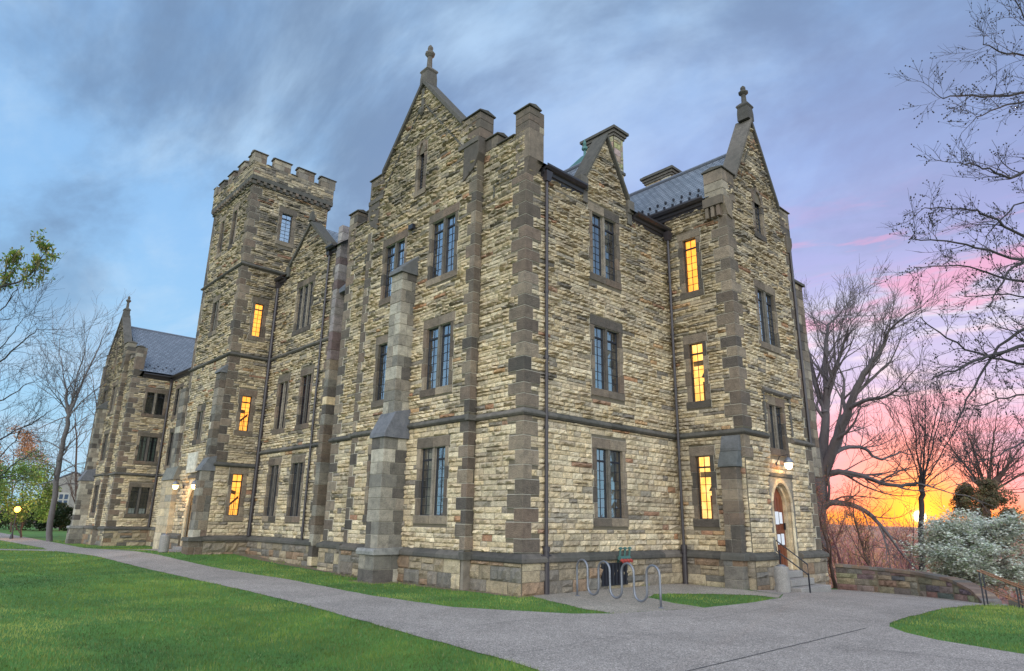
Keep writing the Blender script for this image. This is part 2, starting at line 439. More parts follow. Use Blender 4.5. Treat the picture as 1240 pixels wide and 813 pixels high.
def concrete_mat(name, base, speck, scale=70, big=.25):
    m, T = mat(name)
    v = T.nt.nodes.new('ShaderNodeTexVoronoi'); v.inputs['Scale'].default_value = scale; T.link(T.pos, v.inputs['Vector'])
    cell = T.nt.nodes.new('ShaderNodeSeparateColor'); T.link(v.outputs['Color'], cell.inputs[0])
    c = T.ramp(cell.outputs[0], [(0, tuple(x*(1-speck) for x in base)), (.5, base), (.86, tuple(x*(1+speck) for x in base)), (1, tuple(min(1, x*(1+2.2*speck)) for x in base))])
    b1 = T.noise(T.pos, .5, 6, .6, .5); b2 = T.noise(T.pos, 3.0, 5, .7)
    c = T.mix(1.0, c, T.ramp(b1, [(.3, (1-big,)*3), (.7, (1+big*.6,)*3)]), 'MULTIPLY')
    c = T.mix(1.0, c, T.ramp(b2, [(.3, (.88,)*3), (.7, (1.1,)*3)]), 'MULTIPLY')
    T.link(c, T.b.inputs['Base Color']); T.b.inputs['Roughness'].default_value = .85
    T.link(T.bump(T.math('ADD', v.outputs[0], T.noise(T.pos, 160, 2)), .35, .006), T.b.inputs['Normal'])
    return m
M['path'] = concrete_mat('exposed_aggregate', (.275, .232, .205), .5, 65, .22)
M['gravel'] = concrete_mat('sandy_gravel', (.26, .22, .18), .5, 60, .2)
M['step'] = concrete_mat('step_concrete', (.25, .225, .21), .25, 90, .2)
M['joint'] = plain('path_joint', (.06, .055, .055), .95)
def ground_mat():
    m, T = mat('lawn_soil')
    n1 = T.noise(T.pos, .35, 6, .6, .6); n2 = T.noise(T.pos, 9, 6, .7)
    c = T.mix(T.ss(n1, .35, .65), (.045, .13, .016, 1), (.075, .19, .022, 1))
    c = T.mix(T.math('MULTIPLY', T.ss(n2, .5, .75), .6), c, (.11, .20, .035, 1))
    sep = T.nt.nodes.new('ShaderNodeSeparateXYZ'); T.link(T.pos, sep.inputs[0])
    # woodland floor of leaf litter past the terrace
    wood = T.math('MAXIMUM', T.ss(sep.outputs[2], -1.0, -2.0), T.ss(T.vmath('LENGTH', T.pos), 150, 210))
    c = T.mix(wood, c, T.mix(n2, (.15, .075, .06, 1), (.24, .12, .10, 1)))
    T.link(c, T.b.inputs['Base Color']); T.b.inputs['Roughness'].default_value = .95
    T.link(T.bump(n2, .6, .05), T.b.inputs['Normal'])
    return m
M['ground'] = ground_mat()
def tinted(name, rough=.7, trans=0.0, sc=3, var=.25):
    m, T = mat(name); c = tint(T)
    c = T.mix(1.0, c, T.ramp(T.noise(T.pos, sc, 4), [(.3, (1-var,)*3), (.7, (1+var,)*3)]), 'MULTIPLY')
    T.link(c, T.b.inputs['Base Color']); T.b.inputs['Roughness'].default_value = rough
    if trans:
        tr = T.nt.nodes.new('ShaderNodeBsdfTranslucent'); T.link(c, tr.inputs[0])
        mx = T.nt.nodes.new('ShaderNodeMixShader'); mx.inputs[0].default_value = trans
        T.link(T.b.outputs[0], mx.inputs[1]); T.link(tr.outputs[0], mx.inputs[2]); T.link(mx.outputs[0], T.o.inputs[0])
    return m
M['grass'] = tinted('grass_blade', .6, .35, .6, .3)
M['leaf'] = tinted('leaf', .6, .4)
def bark(name, c0, c1, sc=6):
    m, T = mat(name)
    n = T.noise(T.mapping(T.pos, (1, 1, .35)), sc, 6, .7)
    T.link(T.mix(n, (*c0, 1), (*c1, 1)), T.b.inputs['Base Color']); T.b.inputs['Roughness'].default_value = .9
    T.link(T.bump(n, .8, .03), T.b.inputs['Normal'])
    return m
M['bark_dark'] = bark('dark_bark', (.018, .015, .018), (.06, .05, .055))
M['bark_grey'] = bark('grey_bark', (.07, .06, .065), (.19, .165, .17))
M['bark_brown'] = bark('brown_bark', (.05, .03, .025), (.14, .085, .07))
M['bark_pink'] = bark('reddish_bark', (.10, .045, .05), (.24, .11, .11))
M['tinted'] = tinted('painted_stone_far', .9, 0, 1.5, .12)
# ------------------------------------------------------------------ masonry
RNG = random.Random(11)
BUFF = [(.60, .465, .30), (.65, .52, .35), (.54, .42, .28), (.68, .555, .385), (.48, .375, .26), (.57, .44, .28), (.61, .495, .345), (.52, .42, .305)]
GREY = [(.32, .27, .21), (.27, .225, .18), (.38, .32, .25), (.22, .185, .155), (.36, .29, .21)]
RUST = [(.42, .23, .13), (.40, .22, .14), (.50, .31, .17), (.36, .22, .15)]
DRESS = [(.135, .104, .084), (.18, .138, .106), (.225, .174, .134), (.10, .083, .072), (.275, .215, .16), (.15, .12, .096), (.19, .136, .104)]
TRIM = [(.10, .092, .082), (.125, .112, .10), (.088, .08, .074), (.145, .125, .11)]
PLINTH = [(.30, .235, .165), (.21, .175, .145), (.36, .28, .19), (.27, .18, .12), (.17, .15, .13), (.25, .205, .16), (.40, .32, .22)]
LIGHTD = [(.30, .265, .22), (.21, .19, .165), (.40, .355, .29), (.155, .138, .12), (.26, .22, .18), (.115, .10, .09), (.44, .39, .32)]
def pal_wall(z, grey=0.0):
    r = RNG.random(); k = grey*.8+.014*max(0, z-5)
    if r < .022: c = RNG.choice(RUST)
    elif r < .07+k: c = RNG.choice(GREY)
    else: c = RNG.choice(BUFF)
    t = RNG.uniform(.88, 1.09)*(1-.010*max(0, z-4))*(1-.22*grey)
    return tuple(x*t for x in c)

REG = []                                          # dressed stones already laid: (axis, plane, u0, u1, z0, z1)
def fkey(fr):
    ax = 1 if abs(fr.N.y) > .5 else 0
    return ax, round(fr.O.y if ax else fr.O.x, 2)
def reg(fr, u0, u1, z0, z1): k = fkey(fr); REG.append((k[0], k[1], u0-.004, u1+.004, z0, z1))
QUEUE = []
def subtract(iv, a, b):
    out = []
    for s, e in iv:
        if b <= s or a >= e: out.append((s, e)); continue
        if a > s: out.append((s, a))
        if b < e: out.append((b, e))
    return out
def backing(mb, fr, z0, z1, prof, holes, d=0.0, mat_=0):
    """flat mortar plane behind the stones. prof: [(z, ul, ur)...] from bottom to top; holes: (u0,u1,z0,z1)"""
    zs = {z0, z1} | {p[0] for p in prof if z0 < p[0] < z1}
    for h in holes:
        for q in (h[2], h[3]):
            if z0 < q < z1: zs.add(q)
    zs = sorted(zs)
    def lr(z, side):
        pz = prof
        for a, b in zip(pz, pz[1:]):
            if a[0] <= z <= b[0] and b[0] > a[0]:
                if side < 0 and z == b[0]: pass
                t = (z-a[0])/(b[0]-a[0]); return a[1]+(b[1]-a[1])*t, a[2]+(b[2]-a[2])*t
        return pz[-1][1], pz[-1][2]
    for a, b in zip(zs, zs[1:]):
        la, ra = lr(a+1e-5, 1); lb, rb = lr(b-1e-5, -1)
        iv = [(0, 1)]
        hs = sorted((h[0], h[1]) for h in holes if h[2] < (a+b)/2 < h[3])
        cuts = []; cur = None
        for h in hs:
            l = cur; cuts.append((l, h[0])); cur = h[1]
        cuts.append((cur, None))
        for l, r in cuts:
            p = [fr.p(la if l is None else l, a, d), fr.p(ra if r is None else r, a, d), fr.p(rb if r is None else r, b, d), fr.p(lb if l is None else l, b, d)]
            mb.face(p, mat_)
def prof_at(prof, z):
    for a, b in zip(prof, prof[1:]):
        if a[0] <= z <= b[0] and b[0] > a[0]:
            t = (z-a[0])/(b[0]-a[0]); return a[1]+(b[1]-a[1])*t, a[2]+(b[2]-a[2])*t
    return prof[-1][1], prof[-1][2]
def rubble(mb, fr, z0, z1, prof, holes, det=1.0, bulge=.05, hr=(.12, .24), wr=(.22, .80), d=0.0, mat_=1, colf=None, grey=0.0, flat=False):
    z = z0; k_ = fkey(fr)
    holes = list(holes)+[q[2:] for q in REG if q[0] == k_[0] and abs(q[1]-k_[1]) < .02]
    while z < z1-.03:
        h = RNG.uniform(*hr)
        if z+h > z1-.06: h = z1-z
        l, r = prof_at(prof, z+h*.5)
        iv = [(l+.01, r-.01)]
        for q in holes:
            if q[2] < z+h-.025 and q[3] > z+.025: iv = subtract(iv, q[0], q[1])
        for s, e in iv:
            u = s
            while u < e-.02:
                w = RNG.uniform(*wr)*(1.25 if h < .16 else 1)
                if u+w > e-.14: w = e-u
                # occasionally two thin stones share one course
                sub = [(z, h)]
                if h > .2 and RNG.random() < .22 and not flat: q = h*RNG.uniform(.4, .6); sub = [(z, q), (z+q, h-q)]
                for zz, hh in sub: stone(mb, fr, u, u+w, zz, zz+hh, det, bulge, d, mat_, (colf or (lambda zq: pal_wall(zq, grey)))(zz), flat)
                u += w
        z += h
def stone(mb, fr, u0, u1, z0, z1, det, bulge, d, mat_, col, flat):
    g = .006
    u0 += g; u1 -= g; z0 += g; z1 -= g
    w, h = u1-u0, z1-z0
    if w < .02 or h < .02: return
    if flat:
        us = [u0, u0+.012, u1-.012, u1] if w > .05 else [u0, u1]; vs = [z0, z0+.012, z1-.012, z1]
    else:
        n = max(3, int(w/.105*det)+2); us = [u0]+[u0+w*(i+RNG.uniform(-.28, .28))/(n-1) for i in range(1, n-1)]+[u1]
        vs = [z0, z0+h*RNG.uniform(.10, .3), z0+h*RNG.uniform(.5, .8), z1] if det > .5 else [z0, z0+h*.35, z1]
        if h > .22 and det > .9: vs = [z0, z0+h*.15, z0+h*RNG.uniform(.35, .5), z0+h*RNG.uniform(.65, .85), z1]
    rows = []
    bg = bulge*RNG.uniform(.30, 1.5)
    tilt = RNG.uniform(-.35, .35)
    for i, v in enumerate(vs):
        row = []
        for j, u in enumerate(us):
            edge = i in (0, len(vs)-1) or j in (0, len(us)-1)
            if flat: dd = d+(.004 if edge else bulge)
            elif edge: dd = d+.006+RNG.random()*.006
            else:
                t = (v-z0)/h; dd = d+bg*(.75+.5*(1-abs(t-.55)*1.6))*(1+tilt*((u-u0)/w-.5)*2)*RNG.uniform(.30, 1.45)
            jz = 0 if edge or flat else RNG.uniform(-.012, .012)
            row.append(fr.p(u, v+jz, dd))
        rows.append(row)
    mb.grid(rows, mat_, col)
def plinth_colf(z): t = RNG.uniform(.8, 1.15); c = RNG.choice(PLINTH); return tuple(x*t for x in c)
def dcol(pal=DRESS): t = RNG.uniform(.85, 1.15); c = RNG.choice(pal); return tuple(x*t for x in c)

hall = empty('college_hall', (0, 0, 0), 'long Gothic stone college hall with battlemented tower and steep gables', 'building')
def wall(*a, **k): QUEUE.append((a, k))
def wall_now(fr, u0, u1, zt, holes, prof=None, det=1.0, m0=0, m1=0, plinth=True, z0=None, grey=0.0, strings=(5.09,), pz=-.5, skip_string=(), gap=None):
    zb = 1.0 if plinth else (z0 if z0 is not None else 0)
    if prof is None: prof = [(pz-1, u0, u1), (zt, u0, u1)]
    mb = MB()
    backing(mb, fr, zb, zt, prof, [h for h in holes])
    hs = [(a, b, c, e) for a, b, c, e in holes]
    zz = [zb+.1]+sorted(strings)+[zt]
    for i in range(len(zz)-1):
        a = zz[i]+(.2 if i else 0)
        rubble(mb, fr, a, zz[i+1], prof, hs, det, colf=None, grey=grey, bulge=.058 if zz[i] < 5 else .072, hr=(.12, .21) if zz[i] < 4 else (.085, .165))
    mb.build('wall', [M['mortar'], M['rubble']], hall)
    D = .13
    for a, b in (((u0-m0*.13, u1+m1*.13),) if not gap else ((u0-m0*.13, gap[0]), (gap[1], u1+m1*.13))) if plinth else ():
        p = MB()
        pr = [(pz-1, a, b), (3, a, b)]
        gh_ = []
        backing(p, fr, pz, .86, pr, gh_, D)
        rubble(p, fr, -.42 if pz < -.45 else pz, .86, pr, gh_, det*.9, .05, (.3, .44), (.45, 1.1), D, 1, plinth_colf)
        p.build('plinth', [M['mortar'], M['rubble']], hall)
    if plinth:
        if gap:
            for q in gap: p_ = MB(); p_.fbox(fr, q-.004, q+.004, pz, .86, -.3, D); p_.build('plinth', M['mortar'], hall)
        for a_, b_, x_, y_ in (((u0, u1, m0, m1),) if not gap else ((u0, gap[0], m0, 0), (gap[1], u1, 0, m1))):
            s = MB(); s.strip(fr, a_, b_, [(-.02, .86), (.20, .86), (.22, .89), (.22, .98), (.19, 1.02), (-.02, 1.14)], x_, y_, 0, TRIM, 1.2, RNG)
            s.build('plinth_ledge', M['trim'], hall)
    for z in strings:
        if z in skip_string: continue
        s = MB(); s.strip(fr, u0, u1, [(-.02, z), (.09, z), (.15, z+.06), (.15, z+.10), (.13, z+.13), (-.02, z+.25)], m0, m1, 0, TRIM, 1.3, RNG)
        build_split(s, 'string_course', M['trim'], hall, 0)

def quoins(cx, cy, e1, e2, z0, z1, la=.52, lb=.30, out=.045, pal=DRESS, hr=(.34, .46), back=.0):
    """interlocking corner stones. e1, e2 point from the corner along the two walls; outward faces are -e2 and -e1."""
    e1, e2 = Vector(e1), Vector(e2); c = Vector((cx, cy, 0))
    mb = MB(); z = z0; k = 0
    def blk(a, b, za, zb, o, m, col):
        q = [c-e1*o-e2*o, c+e1*a-e2*o, c+e1*a+e2*b, c-e1*o+e2*b]
        mb.hexa([p+Vector((0, 0, za)) for p in q]+[p+Vector((0, 0, zb)) for p in q], m, col)
    while z < z1-.02:
        h = RNG.uniform(*hr)
        if z+h > z1-.12: h = z1-z
        a, b = (la, lb) if k % 2 else (lb, la)
        a *= RNG.uniform(.9, 1.12); b *= RNG.uniform(.9, 1.12)
        blk(a, b, z+.010, z+h-.010, out, 0, dcol(pal))
        for e, fe, pl in ((e1, a, -e2), (e2, b, -e1)):        # wall running along e, facing pl
            ax = 0 if abs(e.x) > .5 else 1
            u_a = c[ax]; u_b = c[ax]+e[ax]*fe
            REG.append((1-ax, round(c[1-ax], 2), min(u_a, u_b)-.004, max(u_a, u_b)+.004, z, z+h))
        blk(a+.018, b+.018, z-.005, z+h+.005, out-.014, 1, (1, 1, 1))
        z += h; k += 1
    return mb.build('quoins', [M['dressed'], M['pointing']], hall, bevel=.009)

def block_tower(x0, x1, y0, y1, z0, z1, name, pal=LIGHTD, hr=(.34, .48), parent=None, out=0.02):
    """ashlar shaft (buttress): each course split into visible blocks with pointing between"""
    mb = MB(); z = z0
    mb.box(x0+out, x1-out, y0+out, y1-out, z0, z1, 1)
    while z < z1-.02:
        h = RNG.uniform(*hr)
        if z+h > z1-.14: h = z1-z
        cut = RNG.random() < .55
        xs = [x0, x1] if not cut or x1-x0 < .6 else [x0, x0+(x1-x0)*RNG.uniform(.35, .65), x1]
        ys = [y0, y1] if y1-y0 < .6 else [y0, y0+(y1-y0)*RNG.uniform(.3, .7), y1]
        for i in range(len(xs)-1):
            for j in range(len(ys)-1):
                g = .006; o = RNG.uniform(0, .006)
                mb.box(xs[i]+(g if i else -o), xs[i+1]-(g if i < len(xs)-2 else -o), ys[j]+(g if j else -o), ys[j+1]-(g if j < len(ys)-2 else -o), z+g, z+h-g, 0, dcol(pal))
        z += h
    return mb.build(name, [M['dressed'], M['pointing']], parent or hall, bevel=.012)

# ------------------------------------------------------------------ windows
def window(fr, uc, z0, z1, n=2, lw=.59, mull=.20, mode='dark', arch=False, rows=6, sw=.215, lab=None, transom=.82, extra=None):
    W = n*lw+(n-1)*mull; a, b = uc-W/2, uc+W/2
    win = MB(); sur = MB(); gl = MB(); rm = MB(); cu = MB()
    for i in range(n):
        x0 = a+i*(lw+mull); x1 = x0+lw; D0, D1 = -.135, -.085; t = .032
        win.fbox(fr, x0, x0+t, z0, z1, D0, D1); win.fbox(fr, x1-t, x1, z0, z1, D0, D1)
        win.fbox(fr, x0+t, x1-t, z0, z0+t, D0, D1); win.fbox(fr, x0+t, x1-t, z1-t, z1, D0, D1)
        zt = z0+(z1-z0)*transom
        win.fbox(fr, x0+t, x1-t, zt-.03, zt+.03, D0+.005, D1+.012)
        xm = (x0+x1)/2
        win.fbox(fr, xm-.009, xm+.009, z0+t, zt-.03, D0+.012, D1-.012); win.fbox(fr, xm-.009, xm+.009, zt+.03, z1-t, D0+.012, D1-.012)
        for k in range(1, rows):
            zz = z0+t+(zt-z0-.03-t)*k/rows
            for q0, q1 in ((x0+t, xm-.009), (xm+.009, x1-t)): win.fbox(fr, q0, q1, zz-.008, zz+.008, D0+.014, D1-.014)
        cells = [z0+t+(zt-z0-.03-t)*k/rows for k in range(rows+1)]+[z1-t]
        for q0, q1 in ((x0+t, xm), (xm, x1-t)):
            for k in range(len(cells)-1):
                j = [RNG.uniform(-.0022, .0022) for _ in range(4)]
                gl.face([fr.p(q0, cells[k], -.112+j[0]), fr.p(q1, cells[k], -.112+j[1]), fr.p(q1, cells[k+1], -.112+j[2]), fr.p(q0, cells[k+1], -.112+j[3])])
        if mode in ('curtain', 'mixed'):
            spans = [(x0+.03, x0+lw*.36), (x1-lw*.36, x1-.03)] if mode == 'curtain' else [(x0+.02+lw*.25, x1-.02)]
            for s0, s1 in spans:
                m = 10; rowsq = []
                for zz in (z0+.02, z1-.05):
                    rowsq.append([fr.p(s0+(s1-s0)*q/m, zz, -.30+.035*math.sin(q*2.1+uc*7)) for q in range(m+1)])
                cu.grid(rowsq)
        if mode == 'paper':
            cu.fbox(fr, x0+.07, x1-.07, z0+.04, z0+(z1-z0)*.2, -.23, -.215)
    # dressed stone around the opening
    o = .035; back = -.26
    z = z0; k = 0
    while z < z1-.02:
        h = RNG.uniform(.4, .62)
        if z+h > z1-.2: h = z1-z
        for sd in (0, 1):
            w = sw*(1.0 if (k+sd) % 2 else .74)
            u0_, u1_ = (a-w, a) if sd == 0 else (b, b+w)
            sur.fbox(fr, u0_, u1_, z+.006, z+h-.006, back, o, 0, dcol())
            reg(fr, u0_, u1_, z, z+h)
            sur.fbox(fr, u0_+(.008 if sd else -.010), u1_+(.010 if sd else -.008), z-.004, z+h+.004, back+.01, o-.02, 1)
        z += h; k += 1
    if not arch:
        e = sw*1.05; reg(fr, a-e, b+e, z1, z1+.345); reg(fr, a-e, b+e, z0-.265, z0)
        cuts = [a-e, uc, b+e] if n > 1 or W > 1 else [a-e, b+e]
        if n == 3: cuts = [a-e, a+lw+mull/2, b-lw-mull/2, b+e]
        for p, q in zip(cuts, cuts[1:]): sur.fbox(fr, p+.005, q-.005, z1+.002, z1+.34, back, o+.004, 0, dcol())
        sur.fbox(fr, a-e-.01, b+e+.01, z1-.004, z1+.35, back+.01, o-.02, 1)
        for p, q in zip(cuts, cuts[1:]): sur.prism(fr, [(p+.005, z0-.26), (q-.005, z0-.26), (q-.005, z0-.003), (p+.005, z0-.003)], back, o+.018, 0, dcol())
        sur.fbox(fr, a-e-.01, b+e+.01, z0-.27, z0+.001, back+.01, o-.018, 1)
    else:                                          # pointed head
        rise = arch; zc = z1-rise; reg(fr, a-sw, b+sw, z0-.24, z1-.05); reg(fr, a, b, z1-.1, z1+sw*.7)
        def arc(off, m=7):
            R = (W*W/4+rise*rise)/W; pts = []
            for q in range(m+1):
                th = math.asin(rise/R)*q/m
                pts.append((b-R+(R+off)*math.cos(th), zc+(R+off)*math.sin(th)))
            right = pts; left = [(2*uc-x, zz) for x, zz in pts]
            return right, left
        ri, li = arc(0); ro, lo = arc(sw*.8)
        for P1, P2 in ((ri, ro), (li, lo)):
            for q in range(len(P1)-1):
                sur.prism(fr, [P1[q], P2[q], P2[q+1], P1[q+1]], back, o+.03, 0, dcol())
            sur.prism(fr, P1+[(P1[-1][0], z1+.02), (P1[0][0], z1+.02)] if False else [P1[0]]+P1[1:]+[(P1[0][0], P1[-1][1])], back, -.10, 0, dcol())
        sur.fbox(fr, a-sw, b+sw, z0-.24, z0-.003, back, o+.02, 0, dcol())
    for i in range(n-1):
        m0 = a+(i+1)*lw+i*mull; c = dcol(LIGHTD[3:6])
        for (za, zb_) in ((z0, z0+(z1-z0)*.5), (z0+(z1-z0)*.5, z1)):
            sur.prism(Frame(fr.p(0, 0, 0), fr.U, fr.N), [(m0, za+.004), (m0+mull, za+.004), (m0+mull, zb_-.001), (m0, zb_-.001)], back, -.06, 0, c)
            sur.fbox(fr, m0+mull*.2, m0+mull*.8, za+.004, zb_-.001, -.06, -.002, 0, c)
    # a room behind
    r0, r1, rb = a-.25, b+.25, -1.5
    lit = mode in ('lit', 'litstair', 'litshelf', 'litred')
    p = fr.p; mI = 1 if lit else 0
    rm.face([p(r0, z0-.3, rb), p(r1, z0-.3, rb), p(r1, z1+.3, rb), p(r0, z1+.3, rb)], mI)
    for q0 in (r0, r1): rm.face([p(q0, z0-.3, rb), p(q0, z1+.3, rb), p(q0, z1+.3, -.262), p(q0, z0-.3, -.262)], mI)
    for zz in (z0-.3, z1+.3): rm.face([p(r0, zz, rb), p(r1, zz, rb), p(r1, zz, -.262), p(r0, zz, -.262)], 0 if zz < z1 else mI)
    if mode == 'litstair':
        rm.prism(fr, [(a-.05, z0+.25), (b+.05, z0+.85), (b+.05, z0+.98), (a-.05, z0+.38)], -.50, -.46, 2)
        rm.prism(fr, [(a-.3, z1-.75), (b+.05, z0+1.02), (b+.05, z0+1.2), (a-.3, z1-.55)], -.9, -.86, 0)
        for q in range(6): u_ = a+.03+q*W/6; rm.fbox(fr, u_, u_+.014, z0-.1, z0+.30+.6*(u_-a)/W, -.49, -.475, 0)
    if mode == 'litshelf':
        rm.fbox(fr, uc+.04, uc+.055, z0+1.2, z1, -.5, -.485, 0)
        rm.lathe(fr.p(uc+.05, z0+1.0, -.5), [(.15, 0), (.05, .2)], 10, 0)
        for q in range(5): rm.fbox(fr, uc-.12+q*.09, uc-.07+q*.09, z0-.1, z0+.85+.07*(q % 3), -.62, -.58, 2)
        rm.fbox(fr, r0, r1, z1-.72, z1-.52, -.75, -.7, 3)
    if mode == 'litred':
        for q in range(5): rm.fbox(fr, r0+q*.3, r0+q*.3+.16, z0-.2, z1+.2, -.75, -.7, 2)
    litm = {'litred': M['litred'], 'litshelf': M['litwhite']}.get(mode, M['lit'])
    w = win.build('window', M['metal'], hall)
    if lab: w['label'] = lab
    sur.build('window_surround', [M['dressed'], M['pointing']], w, bevel=.008)
    build_split(gl, 'window_pane', M['glass_dark' if (fr.O.x < -30 or uc < -26 or mode.startswith('lit')) else 'glass'], w)
    if cu.v: build_split(cu, 'curtain' if mode != 'paper' else 'notice', M['curtain'] if mode != 'paper' else M['paper'], w)
    rm.build('window_interior', [M['room'], litm, M['doorwood'], M['steel']], w)
    return (a, b, z0, z1)
def H(uc, z0, z1, n=2, lw=.56, mull=.25):         # the hole a window needs
    W = n*lw+(n-1)*mull; return (uc-W/2, uc+W/2, z0, z1)

# ------------------------------------------------------------------ roof pieces, copings, ornaments
def coping_slope(mb, fr, uf, zf, ua, za, t=.15, d0=-.42, d1=.14):
    mb.prism(fr, [(uf, zf), (ua, za), (ua, za+t*1.5), (uf, zf+t*1.5)], d0, d1, 0, dcol(TRIM))
def merlon(mb, fr, u0, u1, z0, z1, d0=-.40, d1=.03, cap=True):
    z = z0
    while z < z1-.13:
        h = RNG.uniform(.26, .40)
        if z+h > z1-.28: h = z1-.12-z
        um = u0+(u1-u0)*RNG.uniform(.35, .65)
        for a, b in ((u0, um), (um, u1)): mb.fbox(fr, a+(.005 if a > u0 else 0), b-(.005 if b < u1 else 0), z+.005, z+h-.005, d0, d1, 0, dcol(RNG.choice([GREY, DRESS, DRESS])))
        mb.fbox(fr, u0+.012, u1-.012, z-.004, z+h-.001, d0+.012, d1-.012, 0, (.2, .17, .14)); z += h
    if cap:
        a, b = u0-.06, u1+.06
        f2 = fr
        mb.strip(f2, a, b, [(d0-.06, z1-.12), (d1+.07, z1-.12), (d1+.07, z1-.07), ((d0+d1)/2, z1+.03), (d0-.06, z1-.07)], 0, 0, 0, TRIM, 9, RNG)
def crenel_cap(mb, fr, u0, u1, z, d0=-.40, d1=.03):
    mb.strip(fr, u0, u1, [(d0-.05, z-.12), (d1+.07, z-.12), (d1+.07, z-.07), ((d0+d1)/2, z+.02), (d0-.05, z-.07)], 0, 0, 0, TRIM, 9, RNG)
def finial(x, y, z, h=1.7):
    mb = MB(); c = dcol(TRIM)
    mb.lathe((x, y, z-.35), [(.36, 0), (.36, .35), (.33, .62), (.40, .70), (.36, .78), (.20, .9)], 4, 0, c, math.pi/4)
    mb.lathe((x, y, z+.5), [(.16, 0), (.12, .1), (.105, h*.35), (.13, h*.36), (.21, h*.42), (.22, h*.46), (.16, h*.50), (.09, h*.53), (.12, h*.59), (.11, h*.64), (.04, h*.70)], 8, 0, c)
    mb.build('finial', M['trim'], hall)
def downpipe(x, y, z0, z1, n, boot=True, hopper=True, r=.055, off=.13):
    """n: outward direction; pipe stands off the wall"""
    n = Vector(n); c = Vector((x, y, 0))+n*off
    mb = MB(); t = n.cross(Vector((0, 0, 1)))
    mb.tube([(c.x, c.y, z0+(1.2 if boot else 0)), (c.x, c.y, z1)], r, 10)
    z = z0+2.6
    while z < z1-.6:
        mb.tube([(c.x, c.y, z), (c.x, c.y, z+.10)], r+.014, 10); q = c-n*off
        mb.box(min(c.x, q.x)-.02, max(c.x, q.x)+.02, min(c.y, q.y)-.02, max(c.y, q.y)+.02, z+.03, z+.07); z += 2.2
    if boot:
        mb.tube([(c.x, c.y, z0), (c.x, c.y, z0+1.35)], .095, 12); mb.tube([(c.x, c.y, z0+1.22), (c.x, c.y, z0+1.36)], .115, 12)
        mb.tube([(c.x+t.x*.2, c.y+t.y*.2, z0+1.1), (c.x-t.x*.2, c.y-t.y*.2, z0+1.1)], .03, 6)
    if hopper:
        s = .15
        mb.hexa([(c.x+a*s*.6, c.y+b*s*.6, z1-.05) for a, b in ((-1, -1), (1, -1), (1, 1), (-1, 1))]+[(c.x+a*s, c.y+b*s, z1+.3) for a, b in ((-1, -1), (1, -1), (1, 1), (-1, 1))])
    o = mb.build('downpipe', M['iron'], hall); return o
def gutter(fr, u0, u1, z, lip=.36):
    mb = MB()
    mb.strip(fr, u0, u1, [(-.05, z-.30), (.05, z-.30), (.08, z-.20), (.14, z-.18), (.17, z-.08), (lip-.08, z-.06), (lip, z+.02), (lip, z+.09), (lip-.03, z+.10), (lip-.03, z+.02), (.0, z+.02)])
    mb.build('gutter', M['gutter'], hall)
def roof(pts_list, axis, snow=None, thick=.05):
    mb = MB()
    for pts in pts_list: mb.face(pts)
    r = mb.build('roof', M['slate_x' if axis == 0 else 'slate_y'], hall)
    return r

